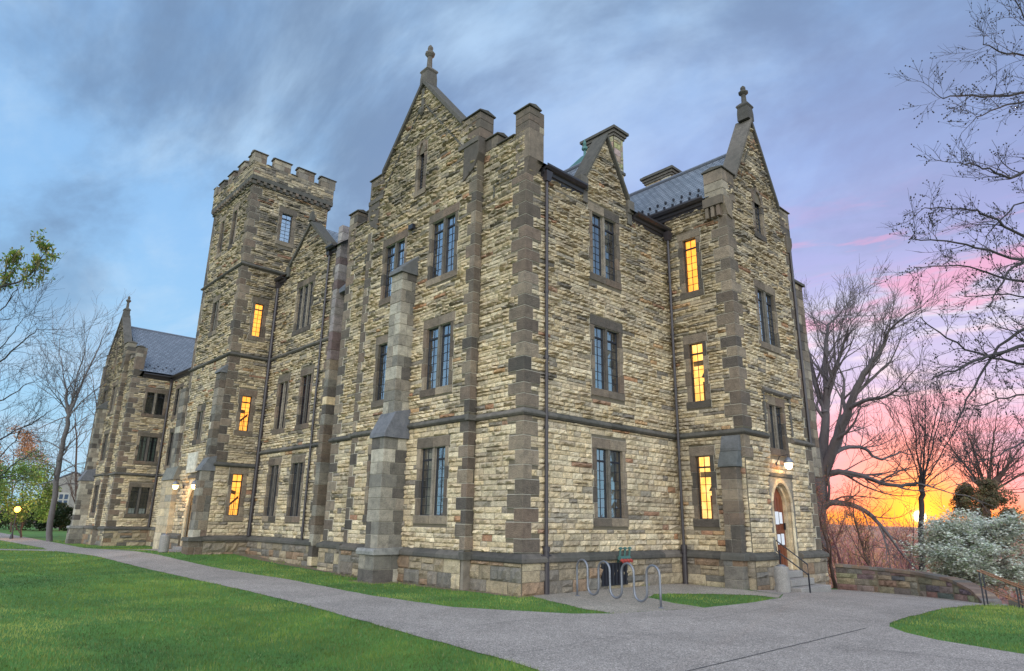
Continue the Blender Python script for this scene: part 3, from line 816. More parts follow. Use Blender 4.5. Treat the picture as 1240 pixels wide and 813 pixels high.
# ---- the gabled pavilion: gable front to the lawn, dx shifts it along the building
def pavilion(dx, det=1.0, near=True):
    GZ0, GZ1, F1a, F1b, F2a, F2b = 2.14, 4.36, 6.40, 8.64, 10.55, 12.83
    cL, cR, cc = dx-9.4, dx-2.2, dx-5.8
    fa = FA(0); fc = FA(-.30)
    g = 0.0 if near else .25
    # centre bay
    modes = ['curtain', 'mixed', 'dark'] if near else ['dark']*3
    ws = []
    for uc in (dx-4.03, dx-7.25):
        for (a, b, m) in ((GZ0, GZ1, modes[0]), (F1a, F1b, modes[1]), (F2a, F2b, modes[2])):
            if not near and uc == dx-4.03: pass
            ws.append(window(fc, uc, a, b, mode=m)); 
    lou = (cc-.16+.05, cc+.26, 14.65, 16.3)
    window(fc, cc+.08, 14.62, 16.75, n=1, lw=.36, mode='dark', arch=.5, rows=14, sw=.2, transom=.97)
    holes = ws+[(cc-.10, cc+.26, 14.62, 16.25)]
    prof = [(-2, cL, cR), (16.38, cL, cR), (16.39, cc-2.85, cc+2.85), (19.62, cc, cc)]
    wall(fc, cL, cR, 19.6, holes, prof, det, m0=0, m1=0, grey=g, strings=(5.09,))
    # returns of the centre bay and its corner stones
    for sx, X in ((1, cR), (-1, cL)):
        quoins(X, -.30, (-sx, 0, 0), (0, 1, 0), 1.14, 5.09, .42, .22, .045); quoins(X, -.30, (-sx, 0, 0), (0, 1, 0), 5.36, 13.9, .42, .22, .045)
        r = MB(); r.box(min(X, X-sx*.3), max(X, X-sx*.3), -.298, .12, -.5, 16.3); r.build('wall', M['mortar'], hall)
        r = MB(); r.box(X-.02 if sx > 0 else X-.21, X+.21 if sx > 0 else X+.02, -.515, 0.0, .862, 1.08, 0, TRIM[0]); r.box(X-.02 if sx > 0 else X-.15, X+.15 if sx > 0 else X+.02, -.445, 0.0, 5.092, 5.26, 0, TRIM[1])
        r.box(X-.02 if sx > 0 else X-.13, X+.13 if sx > 0 else X+.02, -.43, -.12, -.5, .86, 0, PLINTH[1])
        build_split(r, 'string_course', M['trim'], hall)
    # corner panels
    for a, b, m0, m1 in ((cR, dx, 0, 1), (dx-11.6, cL, 1, 0)):
        wall(fa, a, b, 14.85, [], None, det, m0=m0, m1=m1, grey=g)
    # parapet
    mb = MB()
    for (u0, u1, z1) in ((cR-.0+.1, dx-1.44, 15.42), (dx-.52, dx+.18, 15.8), (dx-11.78, dx-11.08, 15.8), (dx-10.16, cL-.1, 15.42)):
        merlon(mb, fa, u0, u1, 14.84, z1, -.45, .04)
    for (u0, u1) in ((dx-1.44, dx-.52), (dx-11.08, dx-10.16)): crenel_cap(mb, fa, u0, u1, 14.95, -.42, .04)
    # knee blocks at the foot of the gable
    for s in (-1, 1):
        e = cc+s*3.72; f = cc+s*2.6
        merlon(mb, fc, min(e, f), max(e, f), 15.4, 16.55, -.62, .05)
        p = [(e, 15.4), (e, 14.75), (e-s*.25, 14.2), (e-s*.85, 13.85), (e-s*.85, 15.4)]
        mb.prism(fc, p, -.3, .08, 0, dcol()); mb.prism(fc, [(e-s*.02, 15.4), (e-s*1.15, 15.4), (e-s*1.15, 15.2), (e-s*.02, 15.2)], -.31, .12, 0, dcol(TRIM))
        mc = MB(); coping_slope(mc, fc, cc+s*2.72, 16.32, cc, 19.55, .16, -.5, .16); mc.build('gable_coping', M['trim'], hall, bevel=.012)
        mc = MB(); mc.prism(fc, [(cc+s*2.95, 15.1), (cc, 18.62), (cc, 18.72), (cc+s*2.95, 15.2)], -.02, .07, 0, dcol(TRIM)); mc.build('gable_moulding', M['trim'], hall)
    # kneeler carved at the roof corner
    for X, s in ((dx, 1), (dx-11.6, -1)):
        mb.box(min(X-s*.5, X+s*.18), max(X-s*.5, X+s*.18), -.04, .66, 13.75, 14.86, 0, dcol())
        mb.hexa([(X-s*.42, -.03, 13.2), (X+s*.03, -.03, 13.2), (X+s*.03, .4, 13.2), (X-s*.42, .4, 13.2), (X-s*.5, -.04, 13.75), (X+s*.18, -.04, 13.75), (X+s*.18, .66, 13.75), (X-s*.5, .66, 13.75)], 0, dcol())
        merlon(mb, Frame((X+(.16 if s > 0 else -.16), 0, 0), (0, 1, 0), (s, 0, 0)), .02, .70, 14.84, 15.798, -.66, .0, False)
        # moulded panel head under the corner parapet
        u0, u1 = (X-1.6, X-.5) if s > 0 else (X+.5, X+1.6)
        mb.fbox(fa, u0, u1, 13.28, 13.36, 0, .06, 0, TRIM[0]); q = u0 if s > 0 else u1-.08
        mb.fbox(fa, q, q+.08, 12.75, 13.278, 0, .06, 0, TRIM[0])
    build_split(mb, 'parapet', M['trim'], hall, .012)
    finial(cc, -.16, 19.85, 1.75)
    # small bracket ornament under the apex
    o = MB(); o.lathe((cc, -.42, 18.0), [(.03, 0), (.12, .1), (.15, .25), (.09, .36)], 8, 0, TRIM[0]); o.fbox(fc, cc-.09, cc+.09, 18.3, 19.3, 0, .1, 0, dcol(TRIM)); o.build('gable_ornament', M['trim'], hall)
    # corner quoins
    quoins(dx, 0, (-1, 0, 0), (0, 1, 0), 1.14, 5.09, .62, .30, .045); quoins(dx, 0, (-1, 0, 0), (0, 1, 0), 5.36, 13.2, .62, .30, .045)
    quoins(dx-11.6, 0, (1, 0, 0), (0, 1, 0), 1.14, 13.2, .62, .30, .045)
    # stepped buttress between the two window bays
    block_tower(cc-.62, cc+.32, -1.42, -.3, -.4, .86, 'buttress', LIGHTD, (.3, .45))
    block_tower(cc-.54, cc+.24, -1.28, -.3, 1.06, 4.75, 'buttress', LIGHTD)
    block_tower(cc-.50, cc+.22, -.96, -.3, 5.6, 10.95, 'buttress', LIGHTD)
    b = MB()
    fr2 = FB(0)
    b.prism(fr2, [(-1.50, .86), (-.30, .86), (-.30, 1.10), (-1.46, 1.06), (-1.52, .98)], cc-.70, cc+.40, 0, (.26, .25, .24))
    b.prism(fr2, [(-1.36, 4.74), (-.30, 4.74), (-.30, 5.8), (-.95, 5.66), (-1.34, 4.9)], cc-.62, cc+.34, 0, (.15, .15, .17))
    b.prism(fr2, [(-1.06, 10.92), (-.30, 10.92), (-.30, 11.75), (-1.04, 11.08)], cc-.58, cc+.30, 0, (.14, .14, .15))
    build_split(b, 'buttress_cap', M['trim'], hall, .012)
    # roof
    z_r = 18.7
    if near:
        q0 = 13.68+(.28+.1)/6.08*(z_r-13.68)
        roof([[(dx+.28, .35, 13.68), (dx+.28, 3.0, 13.68), (cc, 3.0, z_r), (cc, .35, z_r)], [(dx-.1, 3.0, q0), (dx-.1, 5.5, q0), (cc, 5.5, z_r), (cc, 3.0, z_r)], [(dx+.28, 5.5, 13.68), (dx+.28, 10.8, 13.68), (cc, 10.8, z_r), (cc, 5.5, z_r)]], 1)
    else: roof([[(dx+.28, .35, 13.68), (dx+.28, 10.8, 13.68), (cc, 10.8, z_r), (cc, .35, z_r)]], 1)
    roof([[(dx-11.9, .35, 13.68), (dx-11.9, 10.8, 13.68), (cc, 10.8, z_r), (cc, .35, z_r)]], 1)
    rr = MB(); rr.tube([(cc, .3, z_r+.02), (cc, 10.8, z_r+.02)], .09, 6); rr.build('roof_ridge', M['lead'], hall)

pavilion(0, 1.0, True)
pavilion(-46.8, .45, False)

# ---- facade B, facing the bike rack
fb = FB(0)
holes = [window(fb, 4.05, 2.15, 4.38, mode='curtain'), window(fb, 4.05, 6.40, 8.63, mode='mixed'), window(fb, 4.05, 10.55, 12.97, mode='curtain', rows=7)]
prof = [(-2, 0, 8.1), (13.45, 0, 8.1), (13.46, 3.05, 5.45), (14.2, 3.05, 5.45), (16.35, 4.25, 4.25)]
wall(fb, 0, 8.1, 16.3, holes, prof, 1.0, m0=1, m1=-1)
mb = MB()
for s in (-1, 1):
    mc = MB(); coping_slope(mc, fb, 4.25+s*1.32, 14.12, 4.25, 16.42, .12, -.6, .14); mc.build('gable_coping', M['trim'], hall, bevel=.012)
    e = 4.25+s*1.2
    mb.fbox(fb, min(e, e+s*.38), max(e, e+s*.38), 13.62, 14.18, -.5, .14, 0, dcol(TRIM)); mb.fbox(fb, min(e, e+s*.25), max(e, e+s*.25), 13.15, 13.62, -.1, .1, 0, dcol(TRIM))
build_split(mb, 'parapet', M['trim'], hall, .012)
gutter(fb, .68, 2.75, 13.62); gutter(fb, 5.75, 8.1, 13.62)
roof([[(-.1, 2.95, 13.6), (-.1, 4.25, 15.75), (-3.2, 4.25, 15.75), (-3.2, 2.95, 13.6)], [(-.1, 5.55, 13.6), (-.1, 4.25, 15.75), (-3.2, 4.25, 15.75), (-3.2, 5.55, 13.6)]], 0)
rr = MB(); rr.tube([(-.9, 4.25, 15.8), (-3.2, 4.25, 15.8)], .07, 6); rr.build('roof_ridge', M['lead'], hall)

# ---- facade C (lit windows) and the right-hand gable D with the side door
fcC = FA(8.1); fd = FB(2.75)
holes = [window(fcC, 1.09, 2.18, 4.42, n=1, mode='litshelf'), window(fcC, 1.09, 6.44, 8.70, n=1, mode='litshelf'), window(fcC, 1.09, 10.80, 13.04, n=1, mode='lit')]
wall(fcC, 0, 2.75, 14.35, holes, None, 1.0, m0=-1, m1=1, grey=.12)
DC = 10.8
holes = [window(fd, DC, 8.87, 11.07, mode='lit' if False else 'curtain', lw=.52, mull=.3), window(fd, DC-.03, 4.78, 6.42, lw=.44, mull=.22, rows=4, mode='dark'),
         window(fd, DC+.05, 13.6, 15.55, n=1, lw=.62, arch=.62, mode='dark', sw=.2), (9.93, 11.23, .3, 3.45)]
holes[2] = (DC+.05-.31, DC+.05+.31, 13.6, 15.0)
prof = [(-2, 8.1, 13.55), (15.2, 8.1, 13.55), (15.21, 8.75, 12.9), (18.9, 10.82, 10.82)]
holes2 = list(holes)
# the string course steps up over the first-floor window as a label mould
wall(fd, 8.1, 13.55, 18.9, holes2, prof, 1.0, m0=1, m1=1, grey=.06, strings=(5.09,), skip_string=(5.09,), gap=(9.68, 11.48))
s = MB(); z = 5.09; pr = lambda z: [(-.02, z), (.09, z), (.15, z+.06), (.15, z+.10), (.13, z+.13), (-.02, z+.25)]
s.strip(fd, 8.1, 9.82, pr(z), 1, 0, 0, TRIM, 1.3, RNG); s.strip(fd, 11.85, 13.55, pr(z), 0, 1, 0, TRIM, 1.3, RNG)
s.strip(fd, 9.70, 11.95, [(-.02, 6.82), (.10, 6.82), (.17, 6.88), (.17, 6.96), (-.02, 7.1)], 0, 0, 0, TRIM, 1.3, RNG)
s.fbox(fd, 9.70, 9.82, 5.345, 6.818, -.02, .09, 0, TRIM[1]); s.fbox(fd, 11.83, 11.95, 5.345, 6.818, -.02, .09, 0, TRIM[1])
build_split(s, 'string_course', M['trim'], hall, 0)
quoins(2.75, 8.1, (-1, 0, 0), (0, 1, 0), 5.36, 14.35, .62, .34, .045, hr=(.36, .5))
quoins(2.75, 8.1, (-1, 0, 0), (0, 1, 0), 4.3, 5.09, .62, .34, .045)
quoins(2.75, 13.55, (-1, 0, 0), (0, -1, 0), 1.14, 14.8, .5, .3, .045)
# corner buttress below the string course with a weathered slate-like cap
block_tower(1.92, 2.62, 7.62, 8.1, -.5, .86, 'buttress', [(.24, .16, .11), (.15, .14, .13), (.18, .16, .14)], (.3, .45))
block_tower(1.98, 2.58, 7.72, 8.1, 1.06, 3.95, 'buttress', DRESS)
b = MB()
b.prism(fb, [(7.54, .86), (8.1, .86), (8.1, 1.13), (7.6, 1.1), (7.54, 1.0)], 1.86, 2.74, 0, TRIM[0])
b.prism(fb, [(7.66, 3.95), (8.1, 3.95), (8.1, 4.55), (7.9, 4.55), (7.66, 4.02)], 1.92, 2.64, 0, (.13, .135, .14))
b.prism(fb, [(7.86, 4.50), (8.1, 4.50), (8.1, 5.08), (8.0, 5.06), (7.86, 4.6)], 1.95, 2.66, 0, (.14, .14, .15))
build_split(b, 'buttress_cap', M['trim'], hall, .01)
# buttress on the far corner of the gable
block_tower(1.9, 2.6, 13.55, 14.0, -.8, 3.9, 'buttress', PLINTH+BUFF[:3]); block_tower(1.95, 2.55, 13.55, 13.72, 4.5, 9.0, 'buttress', DRESS)
b = MB(); b.prism(fb, [(13.5, 3.88), (14.05, 3.88), (13.78, 4.75), (13.5, 4.75)], 1.86, 2.64, 0, TRIM[0]); build_split(b, 'buttress_cap', M['trim'], hall, 0)
mb = MB()
for s_, f, e in ((-1, 8.86, 7.92), (1, 12.78, 13.72)):
    merlon(mb, fd, min(e, f), max(e, f), 14.3, 15.62, -.75, .06)
    mb.prism(fd, [(e, 14.3), (e, 13.95), (e-s_*.2, 13.55), (e-s_*.55, 13.45), (e-s_*.55, 14.3)], -.5, .10, 0, dcol())
    mc = MB(); mc.prism(fd, [(f-s_*.05, 15.35), (f-s_*.05, 15.6), (10.82, 19.12), (10.82, 18.86)], -.62, .14, 0, dcol(TRIM)); mc.build('gable_coping', M['trim'], hall, bevel=.012)
    mc = MB(); mc.prism(fd, [(f-s_*.1, 14.7), (f-s_*.1, 14.78), (10.82, 18.2), (10.82, 18.12)], -.02, .06, 0, dcol(TRIM)); mc.build('gable_moulding', M['trim'], hall)
# gablet side facing the lawn: corbels under the corner pier
for q in (2.02, 2.26, 2.5): mb.box(q, q+.14, 7.84, 8.1, 13.5, 13.95, 0, dcol())
mb.box(1.95, 2.79, 7.80, 8.14, 13.95, 14.32, 0, dcol())
build_split(mb, 'parapet', M['trim'], hall, .012)
finial(2.62, 10.82, 19.35, 1.35)
gutter(fcC, -.6, 1.98, 14.42)
cr = roof([[(-9, 7.86, 14.42), (2.2, 7.86, 14.42), (2.2, 10.85, 17.75), (-9, 10.85, 17.75)], [(-9, 13.8, 14.42), (2.2, 13.8, 14.42), (2.2, 10.85, 17.75), (-9, 10.85, 17.75)]], 0)
rr = MB(); rr.tube([(-9, 10.85, 17.8), (2.2, 10.85, 17.8)], .08, 6); rr.build('roof_ridge', M['lead'], hall)
for i in range(9):
    for j in range(2):
        x = -1.6+i*.40+(.2 if j else 0); yy = 8.15+j*.42; zz = 14.42+(yy-7.86)*1.114
        sg = MB(); sg.box(x-.035, x+.035, yy-.05, yy+.03, zz+.0, zz+.11); sg.build('snow_guard', M['metal'], cr)
# back corner pier seen beyond the gable
block_tower(1.5, 2.35, 14.6, 15.5, 4.0, 12.6, 'pier', DRESS+GREY)
b = MB(); b.prism(fb, [(14.5, 12.6), (15.6, 12.6), (15.6, 12.72), (14.5, 12.72)], 1.4, 2.45, 0, TRIM[0]); b.box(-9, 1.5, 14.6, 15.4, -2, 11.8, 0, GREY[0]); b.build('pier_cap', M['trim'], hall)
w_ = MB(); w_.box(-9, 2.4, 13.55, 13.75, -2, 14.4); w_.box(-9, -8.8, 3, 13.6, 0, 14.4); w_.build('wall', M['mortar'], hall)

# side door
dr = MB(); c = 10.58; w2 = .56; zs, za = 2.85, 3.38
def tudor(cx, hw, zs, za, m=8):
    pts = []
    for i in range(m+1):
        t = i/m; pts.append((cx-hw+hw*t, zs+(za-zs)*math.sin(t*math.pi/2)**.62))
    return pts+[(2*cx-x, z) for x, z in reversed(pts[:-1])]
tp = tudor(c, w2, zs, za)
dr.prism(fd, [(c-w2, .5)]+tp+[(c+w2, .5)], -.30, -.24)
for q in range(1, 5): u = c-w2+q*2*w2/5; dr.fbox(fd, u-.012, u+.012, .55, 3.0, -.24, -.225)
dr.fbox(fd, c-w2+.05, c+w2-.05, 1.75, 1.85, -.24, -.215)
door = dr.build('door', M['doorwood'], hall); door['label'] = 'reddish wooden arched door with white notices taped on it'
n_ = MB()
n_.fbox(fd, c-.16, c+.12, 2.05, 2.5, -.223, -.218); n_.fbox(fd, c+.17, c+.40, 2.08, 2.48, -.223, -.218); n_.fbox(fd, c-.12, c+.12, 1.35, 1.70, -.223, -.218); n_.fbox(fd, c+.18, c+.42, 1.33, 1.72, -.223, -.218)
build_split(n_, 'notice', M['paper'], door)
hd = MB(); hd.fbox(fd, c+.46, c+.50, 1.86, 2.1, -.22, -.16); hd.build('handle', M['metal'], door)
sr = MB()
def arch_surround(sr, fr, c, hw, zs, za, z0, layers):
    for (o0, o1, d0, d1) in layers:
        A = tudor(c, hw+o0, zs, za+o0); B = tudor(c, hw+o1, zs, za+o1)
        for i in range(len(A)-1): sr.prism(fr, [A[i], A[i+1], B[i+1], B[i]], d0, d1, 0, dcol(LIGHTD) if i % 4 == 0 else LIGHTD[2])
        for s in (-1, 1):
            z = z0
            while z < zs-.01:
                h = min(.55, zs-z)
                if zs-z-h < .15: h = zs-z
                sr.fbox(fr, min(c+s*(hw+o0), c+s*(hw+o1)), max(c+s*(hw+o0), c+s*(hw+o1)), z+.004, z+h-.004, d0, d1, 0, dcol(LIGHTD)); z += h
LB = LIGHTD; LIGHTD = BUFF; arch_surround(sr, fd, c, w2, zs, za, .3, [(0, .14, -.33, -.12), (.14, .30, -.33, .03)]); LIGHTD = LB
sr.fbox(fd, c-w2-.34, c+w2+.34, 3.735, 3.86, -.1, .09, 0, TRIM[0]); 
for s in (-1, 1): sr.fbox(fd, min(c+s*(w2+.30), c+s*(w2+.42)), max(c+s*(w2+.30), c+s*(w2+.42)), .3, 3.73, -.05, .034, 0, LIGHTD[1])
top = tudor(c, w2+.3, zs, za+.3)
for i in range(len(top)-1): sr.prism(fd, [top[i], top[i+1], (top[i+1][0], 3.733), (top[i][0], 3.733)], -.1, .02, 0, LIGHTD[0])
sr.build('door_surround', [M['dressed']], door)
# steps up to the side door
st = MB()
for i, (x1, ye, t) in enumerate(((3.86, 11.42, .03), (3.50, 10.95, .26), (3.16, 10.85, .49))):
    st.box(2.5 if i == 2 else 2.8, x1, 9.05 if i == 0 else 9.15, ye, t-.22-(.3 if i == 0 else 0), t, 0)
st.build('entrance_steps', M['step'], hall, bevel=.015)

# ---- recessed bay with the small gable, left of the pavilion
fr_ = FA(.38)
BX0, BX1 = -20.0, -13.3
hs = []
for uc in (-17.95, -15.42):
    hs.append(window(fr_, uc, 2.06, 4.47, n=2, lw=.40, mull=.22, mode='dark')); hs.append(window(fr_, uc, 6.28, 8.65, n=2, lw=.38, mull=.20, mode='litred'))
hs.append(window(fr_, -16.6, 11.25, 13.58, n=3, lw=.40, mull=.2, mode='dark'))
prof = [(-2, BX0, BX1), (14.5, BX0, BX1), (14.51, -18.75, -14.6), (15.3, -18.6, -14.7), (17.0, -16.62, -16.62)]
wall(fr_, BX0, BX1, 17.0, hs, prof, .8, m0=0, m1=1, grey=.14, strings=(5.09, 10.03))
mb = MB()
for s_ in (-1, 1):
    mc = MB(); mc.prism(fr_, [(-16.62+s_*2.15, 15.1), (-16.62+s_*2.15, 15.32), (-16.62, 17.22), (-16.62, 17.0)], -.5, .14, 0, dcol(TRIM)); mc.build('gable_coping', M['trim'], hall, bevel=.01)
    e = -16.62+s_*2.1; mb.fbox(fr_, min(e, e+s_*.4), max(e, e+s_*.4), 14.6, 15.25, -.6, .12, 0, dcol(TRIM))
mb.lathe((-16.62, .3, 17.15), [(.2, 0), (.16, .25), (.12, .5), (.05, .6)], 4, 0, TRIM[0], math.pi/4)
build_split(mb, 'parapet', M['trim'], hall, .01)
gutter(fr_, BX0+.02, -19.05, 14.62); gutter(fr_, -14.15, -13.45, 14.75)
zq = 14.65+.45/5.95*4.25
roof([[(BX0, .05, 14.65), (-18.9, .05, 14.65), (-18.9, 6, 18.9), (BX0, 6, 18.9)], [(-18.9, .5, zq), (-14.4, .5, zq), (-14.4, 6, 18.9), (-18.9, 6, 18.9)], [(-14.4, .05, 14.65), (-12.6, .05, 14.65), (-12.6, 6, 18.9), (-14.4, 6, 18.9)]], 0)
roof([[(-18.9, .4, 14.95), (-16.62, .4, 17.0), (-16.62, 4, 17.0), (-18.9, 4, 14.95)], [(-14.4, .4, 14.95), (-16.62, .4, 17.0), (-16.62, 4, 17.0), (-14.4, 4, 14.95)]], 1)
quoins(BX1, .38, (-1, 0, 0), (0, 1, 0), 1.14, 14.0, .42, .25, .045)
block_tower(-13.28, -12.92, .2, 1.2, 9.0, 15.7, 'buttress', [(.34, .30, .29), (.22, .17, .17), (.28, .24, .24), (.17, .12, .12)]); block_tower(-13.28, -12.92, .2, 1.2, -.3, 9.0, 'buttress', DRESS+BUFF[:2]+LIGHTD)
wl = FA(.9); wall(wl, -13.2, -11.6, 12.2, [], None, .7, grey=.0, strings=(4.4,))
mb = MB(); mb.prism(FB(0), [(.3, 12.2), (.9, 12.2), (.9, 13.1), (.3, 12.4)], -12.85, -11.62, 0, (.13, .14, .17)); build_split(mb, 'buttress_cap', M['trim'], hall, 0)
w_ = MB(); w_.box(-12.85, -11.6, .95, 6, 0, 13.9); w_.build('wall', M['mortar'], hall)

# ---- the tower
TX0, TX1, TY0, TY1 = -25.9, -20.0, -1.75, 2.78
ft, fs = FA(TY0), FB(TX1)
hs = [window(fs, -.56, 2.06, 4.07, n=1, lw=.52, mode='litstair'), window(fs, -.60, 6.24, 8.05, n=1, lw=.50, mode='litstair'), window(fs, -.56, 11.30, 13.12, n=1, lw=.48, mode='lit')]
wall(fs, TY0, .38, 14.95, hs, None, .8, m0=1, m1=0, grey=.14, strings=(4.4, 10.03))
w_ = MB(); w_.box(TX1-.3, TX1, .38, TY1, 10, 14.95); w_.box(TX0, TX0+.2, TY0+.05, TY1, -.5, 20); w_.box(TX0, TX1, TY1-.1, TY1, 0, 20); w_.build('wall', M['mortar'], hall)
hs = [window(fs, .37, 17.05, 18.76, n=1, lw=.62, mode='dark')]
prof = [(10, TY0, TY1), (20, TY0, TY1)]
wall(fs, TY0, TY1, 19.95, hs, prof, .75, m0=1, m1=1, plinth=False, z0=14.95, grey=.16, strings=(15.04,))
wall(fs, .38, TY1, 14.95, [], [(10, .38, TY1), (20, .38, TY1)], .6, plinth=False, z0=14.0, grey=.16, strings=())
hs = [window(ft, -23.2, 5.95, 7.45, n=2, lw=.32, mull=.2, mode='dark', rows=4), window(ft, -23.2, 11.95, 13.72, n=2, lw=.30, mull=.18, mode='dark', rows=5),
      window(ft, -24.1, 16.9, 19.0, n=1, lw=.46, mode='dark'), window(ft, -22.2, 16.9, 19.0, n=1, lw=.46, mode='dark'), (-22.85, -21.55, .3, 3.3)]
wall(ft, TX0, TX1, 19.95, hs, [(-2, TX0, TX1), (20, TX0, TX1)], .75, m0=1, m1=1, grey=.16, strings=(4.4, 10.03, 15.04), skip_string=(4.4,), gap=(-23.4, -21.2))
quoins(TX1, TY0, (-1, 0, 0), (0, 1, 0), 4.7, 10.03, .5, .3, .045); quoins(TX1, TY0, (-1, 0, 0), (0, 1, 0), 10.3, 15.04, .5, .3, .045); quoins(TX1, TY0, (-1, 0, 0), (0, 1, 0), 15.3, 19.9, .5, .3, .045)
quoins(TX0, TY0, (1, 0, 0), (0, 1, 0), 4.7, 19.9, .5, .3, .045)
# corbel table and battlements
mb = MB(); E_ = .20
mb.box(TX0-.12, TX1+.12, TY0-.12, TY1+.12, 19.88, 20.1, 0, TRIM[1]); mb.box(TX0-E_, TX1+E_, TY0-E_, TY1+E_, 20.12, 20.38, 0, TRIM[0])
for i in range(16): u = TX0+.1+i*.38; mb.box(u, u+.16, TY0-.24, TY0-.1, 19.93, 20.12, 0, dcol())
for i in range(12): u = TY0+.1+i*.38; mb.box(TX1+.1, TX1+.24, u, u+.16, 19.93, 20.12, 0, dcol())
mb.build('corbel_table', M['trim'], hall, bevel=.012)
ftp, fsp = FA(TY0-E_+.02), FB(TX1+E_-.02)
for fr, a, b in ((ftp, TX0-E_+.02, TX1+E_-.02), (fsp, TY0-E_+.02, TY1+E_-.02)):
    m = MB(); pr = [(19, a, b), (23, a, b)]
    backing(m, fr, 20.38, 21.2, pr, []); rubble(m, fr, 20.38, 21.2, pr, [], .7, .04, (.12, .2), grey=.16)
    m.build('wall', [M['mortar'], M['rubble']], hall)
m = MB(); m.box(TX0-E_+.03, TX0, TY0, TY1+E_-.05, 20.3, 21.2); m.box(TX0, TX1, TY1, TY1+E_-.03, 20.3, 21.2); m.box(TX0, TX1+.1, TY0-.1, TY1, 20.3, 20.5); m.build('wall', M['mortar'], hall)
mb = MB()
for (a, b) in ((-1.99, -1.26), (-.80, .18), (.66, 1.66), (2.1, 3.02)):
    merlon(mb, fsp, a, b, 21.2, 21.9, -.42, .0)
for (a, b) in ((-1.26, -.80), (.18, .66), (1.66, 2.1)): crenel_cap(mb, fsp, a+.04, b-.04, 21.3, -.42, 0)
for (a, b) in ((-20.75, -19.77), (-22.3, -21.4), (-23.85, -22.95), (-25.35, -24.5), (-26.14, -25.9)):
    merlon(mb, ftp, a, b-(.425 if b > -19.8 else 0), 21.2, 21.897 if b > -19.8 else 21.9, -.42, .0)
for (a, b) in ((-21.4, -20.75), (-22.95, -22.3), (-24.5, -23.85), (-25.9, -25.35)): crenel_cap(mb, ftp, a+.04, b-.04, 21.3, -.42, 0)
for (a, b) in ((-1.99, -1.2), (-.4, .4), (1.1, 1.9), (2.4, 3.02)):
    mb.box(TX0-E_, TX0-E_+.4, a+.02, b, 21.2, 21.86, 0, dcol(GREY))
for (a, b) in ((-25.7, -24.8), (-24, -23.1), (-22.2, -21.3), (-20.5, -19.8)): mb.box(a, b, TY1-.16, TY1+.24, 21.2, 21.86, 0, dcol(GREY))
build_split(mb, 'parapet', M['trim'], hall, .012)
cp = MB(); cp.hexa([(TX0+.2, TY0+.2, 20.9), (TX1-.3, TY0+.3, 20.9), (TX1-.3, TY1-.2, 20.9), (TX0+.2, TY1-.2, 20.9), (-23.1, .8, 22.0), (-22.7, .8, 22.0), (-22.7, 1.1, 22.0), (-23.1, 1.1, 22.0)]); cp.build('roof', M['copper'], hall)
# buttresses either side of the tower door
block_tower(-20.75, -19.92, -2.52, -1.75, -.2, .86, 'buttress', DRESS); block_tower(-20.66, -20.0, -2.36, -1.75, 1.02, 4.15, 'buttress', LIGHTD+DRESS); block_tower(-20.64, -20.04, -2.1, -1.75, 4.6, 9.1, 'buttress', LIGHTD+DRESS)
block_tower(-27.0, -25.1, -2.05, -1.2, -.2, 3.9, 'buttress', BUFF+LIGHTD[:3]); block_tower(-26.6, -25.75, -1.95, -1.2, 4.4, 9.1, 'buttress', LIGHTD)
b = MB()
b.prism(fb, [(-2.44, 4.15), (-1.75, 4.15), (-1.75, 4.9), (-2.1, 4.8), (-2.42, 4.25)], -20.72, -19.95, 0, (.16, .16, .17)); b.prism(fb, [(-2.18, 9.1), (-1.75, 9.1), (-1.75, 9.6), (-2.16, 9.2)], -20.70, -19.98, 0, (.16, .16, .17))
b.prism(fb, [(-2.13, 3.9), (-1.2, 3.9), (-1.2, 4.8), (-1.95, 4.6), (-2.11, 4.0)], -27.08, -25.02, 0, (.2, .19, .17)); b.prism(fb, [(-2.6, .86), (-1.75, .86), (-1.75, 1.1), (-2.56, 1.02)], -20.83, -19.84, 0, TRIM[0])
build_split(b, 'buttress_cap', M['trim'], hall, 0)
c = -22.3
dr = MB(); tp = tudor(c, .62, 2.5, 3.25); dr.prism(ft, [(c-.62, .35)]+tp+[(c+.62, .35)], -.42, -.36)
door = dr.build('door', M['doorwood'], hall); door['label'] = 'red-brown arched tower door between two lit wall lamps'
sr = MB(); LB = LIGHTD; LIGHTD = BUFF; arch_surround(sr, ft, c, .62, 2.5, 3.25, .3, [(0, .18, -.45, -.1), (.18, .42, -.3, .06)]); LIGHTD = LB
top = tudor(c, .62+.42, 2.5, 3.67)
for i in range(len(top)-1): sr.prism(ft, [top[i], top[i+1], (top[i+1][0], 3.9), (top[i][0], 3.9)], -.1, .04, 0, BUFF[3])
sr.fbox(ft, c-1.2, c+1.1, 3.9, 4.05, -.1, .12, 0, TRIM[1]); sr.build('door_surround', M['dressed'], door)
pn = MB(); pn.fbox(ft, -24.0, -22.5, 4.2, 5.25, -.02, .10, 0, (.55, .5, .42)); pn.fbox(ft, -23.8, -22.7, 4.35, 5.1, .10, .115, 0, (.6, .55, .47)); pn.build('stone_panel', M['trim'], hall, bevel=.02)
st = MB()
for i in range(2): st.box(-23.0, -21.3, -2.6+.35*i, -1.75, .1, .3+.14*i+.08); 
st.build('entrance_steps', M['step'], hall, bevel=.015)

